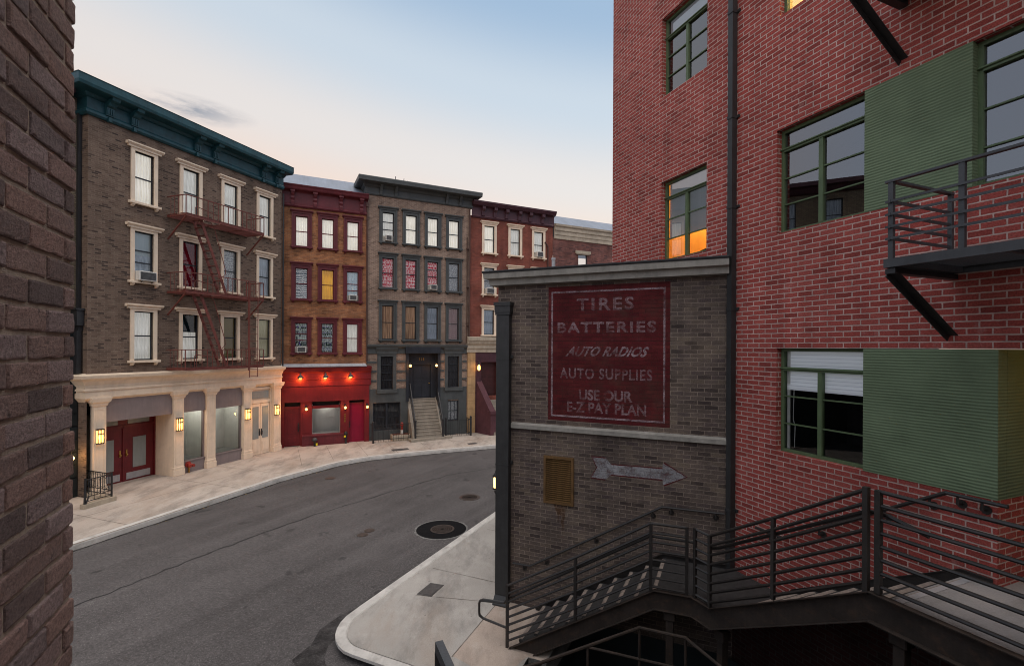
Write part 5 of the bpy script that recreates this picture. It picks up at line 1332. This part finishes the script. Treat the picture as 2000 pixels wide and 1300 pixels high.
def steel_window(h, um, bars, label, room=None, blind=None, gl=None):
    u0, u1, z0, z1 = h; o0, o1 = -.16, -.10
    m = MB(); f = .045
    m.box(u0, u0 + f, o0, o1, z0, z1); m.box(u1 - f, u1, o0, o1, z0, z1); m.box(u0 + f, u1 - f, o0, o1, z0, z0 + f); m.box(u0 + f, u1 - f, o0, o1, z1 - f, z1)
    m.box(u0 + f, u1 - f, o0, o1 + .01, bars[0] - .028, bars[0] + .028)
    m.tube([(u0 - .01, o1 + .02, bars[0] + .01), (u1 + .01, o1 + .02, bars[0] + .01)], .012, 6)
    if um: m.box(um - .03, um + .03, o0, o1 + .005, z0 + f, bars[0] - .028)
    win = m.build('window', GREENF, bw); win['label'] = label
    for b in bars[1:]:
        segs = [(u0 + f, um - .03), (um + .03, u1 - f)] if um else [(u0 + f, u1 - f)]
        for a, c in segs:
            m = MB(); m.box(a, c, o0 + .015, o1 - .01, b - .009, b + .009); m.build('glazing_bar', GREENF, win)
    m = MB(); m.face([(u0 + f, -.135, z0 + f), (u1 - f, -.135, z0 + f), (u1 - f, -.135, z1 - f), (u0 + f, -.135, z1 - f)]); m.build('pane', gl or G_RED, win)
    m = MB(); d = -1.6
    P = [(u0 - .0, -.165), (u1 + .0, -.165), (u1 + .0, d), (u0 - .0, d)]
    for a, b in ((1, 2), (2, 3), (3, 0)): m.face([(*P[a], z0), (*P[b], z0), (*P[b], z1), (*P[a], z1)])
    m.face([(*p, z0) for p in P]); m.face([(*p, z1) for p in P])
    m.build('room', room or DARKIN, win)
    if blind:
        bm_, zb = blind
        m = MB(); m.box(u0 + .055, u1 - .02, -.185, -.175, zb, z1 - .01)
        if bm_ is BLIND: m.box(u0 + .05, u1 - .02, -.20, -.165, zb - .05, zb + .03)
        m.build('blind', bm_, win)
    return win
steel_window(A, -1.21, (11.06, 10.69, 10.31), 'green steel window high above the tire building', None, (ROLLER, 11.12))
wB = steel_window(Bh, -1.21, (7.92, 7.51, 7.125), 'half lit green steel window just above the tire building', LITROOM, (ROLLER, 7.13))
m = MB()
m.tube([(-1.62, -.8, 6.69), (-1.62, -.8, 6.84), (-1.56, -.8, 6.90), (-1.36, -.8, 6.93), (-1.20, -.8, 6.86), (-1.20, -.8, 6.69)], .035, 6); m.box(-1.56, -1.26, -.82, -.78, 6.74, 6.86); m.box(-1.0, -.8, -.7, -.6, 6.69, 6.90)
m.build('chair_back', CARAMEL, wB)
point_light(bw, -1.3, -1.0, 7.75, 26, (1, .55, .14), .12)
point_light(bw, 1.3, -.9, 11.0, 34, (1, .74, .38), .12)
steel_window((.765, 2.0, 6.69, 8.21), 1.37, (7.92, 7.50, 7.115), 'green steel window left of the upper stucco panel')
steel_window((3.07, 4.30, 6.69, 8.21), 3.68, (7.92, 7.50, 7.10), 'green steel window right of the upper stucco panel')
wE = steel_window((.775, 2.0, 3.48, 5.0), 1.37, (4.695, 4.295, 3.895), 'green steel window with half drawn white blind', None, (BLIND, 4.44), G_CLR)
m = MB(); m.tube([(.91, -.2, 4.40), (.90, -.2, 3.95), (.93, -.2, 3.86), (.92, -.2, 3.55)], .006, 5); m.build('blind_cord', ACW, wE)
m = MB(); m.box(.825, .87, -.19, -.165, 3.52, 4.96); m.build('inner_frame', ACW, wE)
steel_window((.80, 2.0, 9.88, 11.42), 1.4, (11.1, 10.7, 10.3), 'lit green steel window at the top edge', LITPALE)
m = MB(); m.slab([(3.0, .0), (3.285, .0), (3.285, -2.2), (5.4, -2.2), (5.4, 0), (11, 0), (11, 1.22), (3.0, 1.22)], 2.45, 2.6)
# porch lamp gives the warm light on the panel's return
t = thing('porch_lamp', 'warm ceiling lamp inside the porch beside the green stucco panel', 'lamp', FW, 4.3, -.9, 4.9)
mm = MB(); mm.lathe((4.3, -.9, 4.86), [(.05, 0), (.11, .03), (.11, .12)], 14); mm.build('shade', LAMPG, t)
point_light(t, 4.3, -.9, 4.78, 7, (1, .62, .20), .1)
m.build('walkway_deck', DECKC, bw)
# corner pipe
t = thing('drainpipe', 'black square drainpipe in the corner between tire building and red building', 'drainpipe', FW, 0, .1, 1.4)
m = MB(); m.box(-.045, .050, .02, .12, 1.42, 13.6)
for z in (2.35, 5.6, 7.25, 8.7, 10.4): m.box(-.053, .058, .0, .128, z, z + .05); m.box(.05, .10, .0, .03, z + .01, z + .05)
m.build('pipe', PIPEB, t)

# balconies
def balcony(u0, zf, lb):
    t = thing('balcony', lb, 'balcony', FW, u0, 0, zf, 'steel balconies on the red building')
    D, u1 = 1.1, u0 + 3.6
    m = MB()
    m.box(u0 - .03, u1, D - .0, D + .02, zf - .085, zf); m.box(u0 - .03, u0 - .01, .02, D, zf - .085, zf); m.box(u0 - .01, u1, .02, .05, zf - .085, zf)
    n = 22
    for k in range(n): o = .06 + (D - .08) * k / (n - 1); m.box(u0 - .01, u1, o - .012, o + .012, zf - .02, zf - .004)
    for k in range(5): u = u0 + .1 + .8 * k; m.box(u - .02, u + .02, .05, D, zf - .085, zf - .022)
    m.build('platform', STEELG, t)
    m = MB()
    for u in (u0 + .02, u0 + .585, u0 + 1.5, u0 + 2.5): m.box(u - .022, u + .022, D - .04, D, zf, zf + .755)
    m.box(u0 - .0, u0 + .04, .05, .09, zf, zf + .755)
    m.bar((u0 - .03, D - .02, zf + .765), (u1, D - .02, zf + .765), .05, .022); m.bar((u0 + .02, .05, zf + .765), (u0 + .02, D, zf + .765), .05, .022)
    for dz in (.563, .436, .315, .198):
        m.bar((u0 - .02, D + .008, zf + dz), (u1, D + .008, zf + dz), .014, .022); m.bar((u0 + .02, .05, zf + dz), (u0 + .02, D + .02, zf + dz), .014, .03)
    m.build('railing', STEELG, t)
    for u in (u0 + .02, u0 + 3.3):
        m = MB(); m.bar((u, D - .02, zf - .11), (u, .02, zf - .74), .09, .012); m.bar((u - .04, D - .02, zf - .14), (u - .04, .02, zf - .77), .012, .07); m.bar((u, .02, zf - .12), (u, D, zf - .12), .09, .05); m.build('brace', BLACKM, t)
balcony(2.90, 5.885, 'black steel balcony beside the green panel with its full railing in view')
balcony(2.42, 9.10, 'black steel balcony cut off at the top, only its brace showing')

# ------------------------------------------------------------------ steel staircase
st = thing('staircase', 'dark steel staircase turning at a landing up to the concrete walkway', 'staircase', FK, 2, 1, 0)
class SubMB(MB):
    """shapes in the red building's frame, built under the staircase (whose parts live in the tire frame)"""
    def __init__(s, fr): super().__init__(); s.T = FK.I @ fr.M
    def build(s, name, mat, parent=None, smooth=False, **k):
        bmesh.ops.transform(s.bm, matrix=s.T, verts=s.bm.verts)
        return super().build(name, mat, parent, smooth)
LZ = 1.42; RS = LZ / 9
def W2K(u, off, z=0):
    p = FK.I @ FW.w(u, off, z); return (p.x, -p.y, p.z)
for k in range(8):
    u = .98 + .267 * k; z = RS * (k + 1)
    m = MB(); m.box(u, u + .30, .10, 1.29, z - .03, z); m.box(u + .01, u + .02, .10, 1.29, z - RS, z - .03); tr = m.build('tread', TREAD, st)
    m = MB(); m.box(u - .004, u + .05, .14, 1.26, z, z + .004); m.box(u - .006, u, .14, 1.26, z - .02, z + .004); m.build('nosing', NOSING, tr)
m = MB()
lp = [(3.12, .02), (4.15, .02)] + [W2K(.05, .02)[:2], W2K(1.15, .02)[:2], W2K(1.15, 1.22)[:2], W2K(.76, 1.22)[:2], (3.66, 1.30), (3.12, 1.30)]
m.slab(lp, LZ - .06, LZ); ld = m.build('landing', TREAD, st)
m = MB(); m.box(3.116, 3.17, .14, 1.26, LZ, LZ + .004); m.box(3.113, 3.119, .14, 1.26, LZ - .03, LZ + .004); m.build('nosing', NOSING, ld)
R2 = (2.6 - LZ) / 8
for k in range(1, 9):
    u = 1.14 + .27 * (k - 1); z = LZ + R2 * k
    m = SubMB(FW); m.box(u, u + .30, .04, 1.21, z - .03, z - (.003 if k == 8 else 0)); m.box(u + .01, u + .02, .04, 1.21, z - R2, z - .03); tr = m.build('tread', TREAD, st)
    m = SubMB(FW); m.box(u - .004, u + .05, .08, 1.18, z, z + .004); m.build('nosing', NOSING, tr)
m = SubMB(FW); m.box(3.035, 3.10, .05, 1.2, 2.6, 2.605); m.build('edge_strip', KICK, st)
# stringers
def stringer(mb_, pts, off, h, t=.012, fl=.07):
    """channel along pts (u, z of top edge); flanges point outward (+off)"""
    for (a, b) in zip(pts, pts[1:]):
        mb_.prism([(a[0], off, a[1]), (b[0], off, b[1]), (b[0], off, b[1] - h), (a[0], off, a[1] - h)], (0, t, 0))
        mb_.prism([(a[0], off, a[1]), (b[0], off, b[1]), (b[0], off + fl, b[1]), (a[0], off + fl, a[1])], (0, 0, .010))
        mb_.prism([(a[0], off, a[1] - h), (b[0], off, b[1] - h), (b[0], off + fl, b[1] - h), (a[0], off + fl, a[1] - h)], (0, 0, .010))
m = MB(); stringer(m, [(.78, -.03), (3.15, 1.445), (3.66, 1.46)], 1.30, .27)
m.prism([(.78, 1.30, -.03), (.78, 1.37, -.03), (.78, 1.37, -.30), (.78, 1.30, -.30)], (.008, 0, 0))
m.build('stringer', RUST, st)
m = MB(); stringer(m, [(.80, .04), (3.12, 1.49), (4.1, 1.49)], .05, .25, .012, .05); m.build('stringer', STEEL, st)
a = (3.66, 1.30); b = W2K(.77, 1.22)
dv = Vector((b[0] - a[0], b[1] - a[1], 0)).normalized(); nv = Vector((-dv.y, dv.x, 0))
if nv.y < 0: nv = -nv
m = MB()
m.prism([(a[0], a[1], 1.46), (b[0], b[1], 1.40), (b[0], b[1], 1.12), (a[0], a[1], 1.19)], (nv.x * .012, nv.y * .012, 0))
for z0, z1 in ((1.46, 1.40), (1.19, 1.12)): m.prism([(a[0], a[1], z0), (b[0], b[1], z1), (b[0] + nv.x * .06, b[1] + nv.y * .06, z1), (a[0] + nv.x * .06, a[1] + nv.y * .06, z0)], (0, 0, .01))
m.build('stringer', RUST, st)
m = SubMB(FW); stringer(m, [(.76, 1.395), (2.84, 2.60), (9.5, 2.62)], 1.225, .29); m.build('stringer', RUST, st)
m = SubMB(FW); stringer(m, [(1.05, 1.56), (3.0, 2.68), (3.26, 2.68)], .012, .22, .012, .03); m.build('stringer', STEEL, st)
# legs under the stringers
for (mk, u, o, zt_) in ((MB(), 3.36, 1.24, 1.17), (SubMB(FW), .84, 1.10, 1.12), (SubMB(FW), 3.06, 1.14, 2.31)):
    mk.box(u - .05, u + .05, o - .05, o + .05, -2.8, zt_ - .14); mk.box(u - .08, u + .08, o - .075, o + .075, zt_ - .14, zt_, .012); mk.build('leg', RUST, st)
# railings: eight pipes between posts
RO = [0, .135, .27, .40, .53, .66, .79, .92]
def rail_run(m, off, posts, wide=()):
    """posts: (u, z of top rail, z of foot)"""
    for (a, b) in zip(posts, posts[1:]):
        for d in RO: m.tube([(a[0], off, a[1] - d), (b[0], off, b[1] - d)], .0195 if d else .021, 8)
    for i, p in enumerate(posts):
        m.box(p[0] - .021, p[0] + .021, off - .021, off + .021, p[2], p[1] + (.012 if i in (0, len(posts) - 1) else 0))
m = MB(); rail_run(m, 1.33, [(.785, 1.03, -.03), (1.955, 1.71, .70), (3.10, 2.42, 1.44), (3.60, 2.43, 1.45)]); m.build('railing', STEEL, st)
m = SubMB(FW); b0 = FW.I @ FK.w(3.71, 1.33); pA = (b0.x, -b0.y); pB = (.755, 1.25)
for d in RO: m.tube([(pA[0], pA[1], 2.43 - d), (pB[0], pB[1], 2.40 - d)], .0195, 8)
m.box(pA[0] - .02, pA[0] + .02, pA[1] - .02, pA[1] + .02, 1.44, 2.445)
rail_run(m, 1.25, [(.755, 2.40, 1.40), (1.75, 2.97, 2.0), (2.80, 3.60, 2.57)]); m.build('railing', STEEL, st)
m = SubMB(FW); m.box(2.775, 2.825, 1.225, 1.275, 2.58, 3.625); rail_run(m, 1.25, [(2.915, 3.61, 2.62), (6.2, 3.62, 2.62)]); m.box(2.888, 2.94, 1.224, 1.276, 2.62, 3.62); m.build('railing', STEEL, st)
# inner handrails carried by the railings
m = MB(); m.tube([(.25, 1.27, .64), (.70, 1.27, .70), (.785, 1.27, .80), (3.08, 1.27, 2.21), (3.62, 1.27, 2.22), (3.72, 1.27, 2.22)], .022, 8)
m.tube([(.70, 1.27, .70), (.30, 1.27, .665), (.235, 1.27, .62), (.225, 1.27, .58), (.225, 1.27, .43), (.235, 1.27, .38), (.30, 1.27, .345), (.78, 1.29, .30)], .021, 8)
m.build('handrail', STEEL, st)
m = SubMB(FW); m.tube([(.70, 1.18, 2.20), (.85, 1.18, 2.26), (2.78, 1.18, 3.37), (2.95, 1.18, 3.38), (3.30, 1.18, 3.30)], .022, 8); m.build('handrail', STEEL, st)
# handrails bolted to the walls
def wall_rail(lb, fr, pts, brk, off=.085):
    t = thing('wall_handrail', lb, 'handrail', fr, pts[0][0], off, pts[0][1], 'handrails bolted to the walls')
    m = MB(); m.tube([(u, off, z) for u, z in pts], .021, 8); m.build('rail', STEEL, t)
    for u, z in brk:
        m = MB(); m.lathe((u, .0, z - .10), [(.045, 0), (.045, .012)], 12, 'off'); m.tube([(u, .01, z - .10), (u, off, z - .09), (u, off, z - .015)], .012, 6); m.build('bracket', STEEL, t)
def lerp_z(pts, u):
    for (a, b) in zip(pts, pts[1:]):
        if a[0] <= u <= b[0]: return a[1] + (b[1] - a[1]) * (u - a[0]) / (b[0] - a[0])
P1 = [(.33, .82), (.69, .83), (3.11, 2.29), (4.08, 2.31)]
wall_rail('dark handrail on the tire building wall above the lower flight', FK, P1, [(u, lerp_z(P1, u)) for u in (.55, 1.0, 1.95, 2.95, 3.25, 3.95)])
P2 = [(.50, 2.27), (.95, 2.27), (2.90, 3.465), (3.40, 3.465)]
wall_rail('dark handrail on the red brick wall above the upper flight', FW, P2, [(u, lerp_z(P2, u)) for u in (.75, 1.5, 2.3, 2.75, 3.0, 3.2)])

# lower guard rail of the basement steps
t = thing('guard_rail', 'rusty pipe guard rail beneath the landing at the bottom edge', 'railing', FK, 2.9, 1.5, -1)
m = MB()
pts = [(1.55, 3.35, .90), (1.75, 3.05, .95), (1.937, 2.853, .95), (2.97, 1.511, .95), (3.60, 1.494, .95), (4.05, 1.95, .95), (4.4, 2.3, .93)]
m.tube(pts, .022, 8); m.tube([(2.219, 1.552, .5), (2.99, 1.518, .5), (3.55, 1.49, .5), (4.05, 1.95, .5)], .020, 8)
m.tube([(1.55, 3.35, .90), (1.62, 3.3, .80), (2.0, 2.87, .74)], .018, 8)
m.build('rail', RUST, t)
m = MB()
for p in ((2.219, 1.552, .5), (2.97, 1.511, .95), (3.60, 1.494, .95), (1.937, 2.853, .95)): m.tube([(p[0], p[1], -2.8), p], .020, 8)
m.build('post', RUST, t)
# near guard rail on the deck the picture is taken from
t = thing('guard_rail', 'grey steel rail end in the near foreground at the bottom edge', 'railing', G0, -.3, -2.2, 2.5)
m = MB(); m.bar((-.335, -2.275, 3.60), (1.0, .9, 3.60), .036, .05); m.bar((-.335, -2.275, 3.1), (1.0, .9, 3.1), .03, .03); m.build('rail', STEELG, t)
m = MB(); m.box(-.352, -.318, -2.295, -2.26, 2.5, 3.58); m.box(.55, .59, -.1, -.06, 2.5, 3.58); m.build('post', STEELG, t)
m = MB(); m.slab([(-.37, -2.33), (2.6, -3.25), (4.0, -3.3), (6.6, 0), (8, 6), (3, 6), (-.0, -.6)], 2.38, 2.5); m.build('unseen_deck', DECKC, t)  # out of view, widened to keep sky light out of the pit

# ------------------------------------------------------------------ near brick corner at left, every brick its own block
nb = thing('brick_building', 'rough dark brown brick building corner filling the left foreground', 'building', FN, 0, 0, 0)
m = MB(); m.box(-9, -.010, -7, -.0065, 0, 7.6); m.build('mortar', MORTAR, nb)
m = MB(); m.box(-9.2, -9, -6, 9, 0, 9); m.build('unseen_light_block', B_TEAL, nb)  # unseen wing behind the camera, added to darken sign wall and stairs
m = MB(); CH = .0728; z00 = 4.885 - 2 * CH - 24 * CH
def one_brick(m, u0, u1, z0, z1, o0, o1):
    j = lambda s=.0022: random.uniform(-s, s)
    t = random.uniform(-.003, .0035); tl = j(.002)
    k = max(1, int((u1 - u0) / .03)); us = [0, .005] + [.005 + (u1 - u0 - .01) * i / k for i in range(1, k)] + [u1 - u0 - .005, u1 - u0]
    zs = [0, .005, (z1 - z0) / 2, z1 - z0 - .005, z1 - z0]
    nu = len(us) - 1; nz = 4
    grid = []
    for a in range(nu + 1):
        row = []
        for c in range(nz + 1):
            edge = (a in (0, nu)) + (c in (0, nz))
            row.append(m.v((u0 + us[a] + (j(.0016) if a in (0, nu) else j(.0008)), o1 + t + tl * (a / nu - .5) - (.0016 if edge == 1 else .0035 if edge == 2 else 0) + j(.0013), z0 + zs[c] + j(.0013))))
        grid.append(row)
    for a in range(nu):
        for c in range(nz): m.bm.faces.new((grid[a][c], grid[a + 1][c], grid[a + 1][c + 1], grid[a][c + 1]))
    loop = [grid[a][0] for a in range(nu + 1)] + [grid[nu][c] for c in range(1, nz + 1)] + [grid[a][nz] for a in range(nu - 1, -1, -1)] + [grid[0][c] for c in range(nz - 1, 0, -1)]
    back = [m.bm.verts.new((v.co.x, -o0, v.co.z)) for v in loop]
    mid = [m.bm.verts.new((v.co.x + (0.002 if v.co.x > (u0 + u1) / 2 else -.002), v.co.y + .006, v.co.z + (.0016 if v.co.z > (z0 + z1) / 2 else -.0016))) for v in loop]
    n = len(loop)
    for i in range(n):
        m.bm.faces.new((loop[i], loop[(i + 1) % n], mid[(i + 1) % n], mid[i])); m.bm.faces.new((mid[i], mid[(i + 1) % n], back[(i + 1) % n], back[i]))
for r in range(56):
    z0 = z00 + CH * r
    odd = r % 2
    u = 0.0; first = True; jz = random.uniform(-.0015, .0015)
    ends = [.056 if odd else .161]
    while u > -1.1:
        L = ends[0] if first else .2015 - .0115
        jl_ = random.uniform(-.003, .003)
        one_brick(m, u - L + jl_, u, z0 + .007 + jz, z0 + CH - .0075 + jz, -.10, .0)
        u = u - L - .0115; first = False
    # the return face of the corner
    v = -.10 if odd else -.16
    one_brick_u = None
m.build('bricks', NEARB, nb, smooth=False)
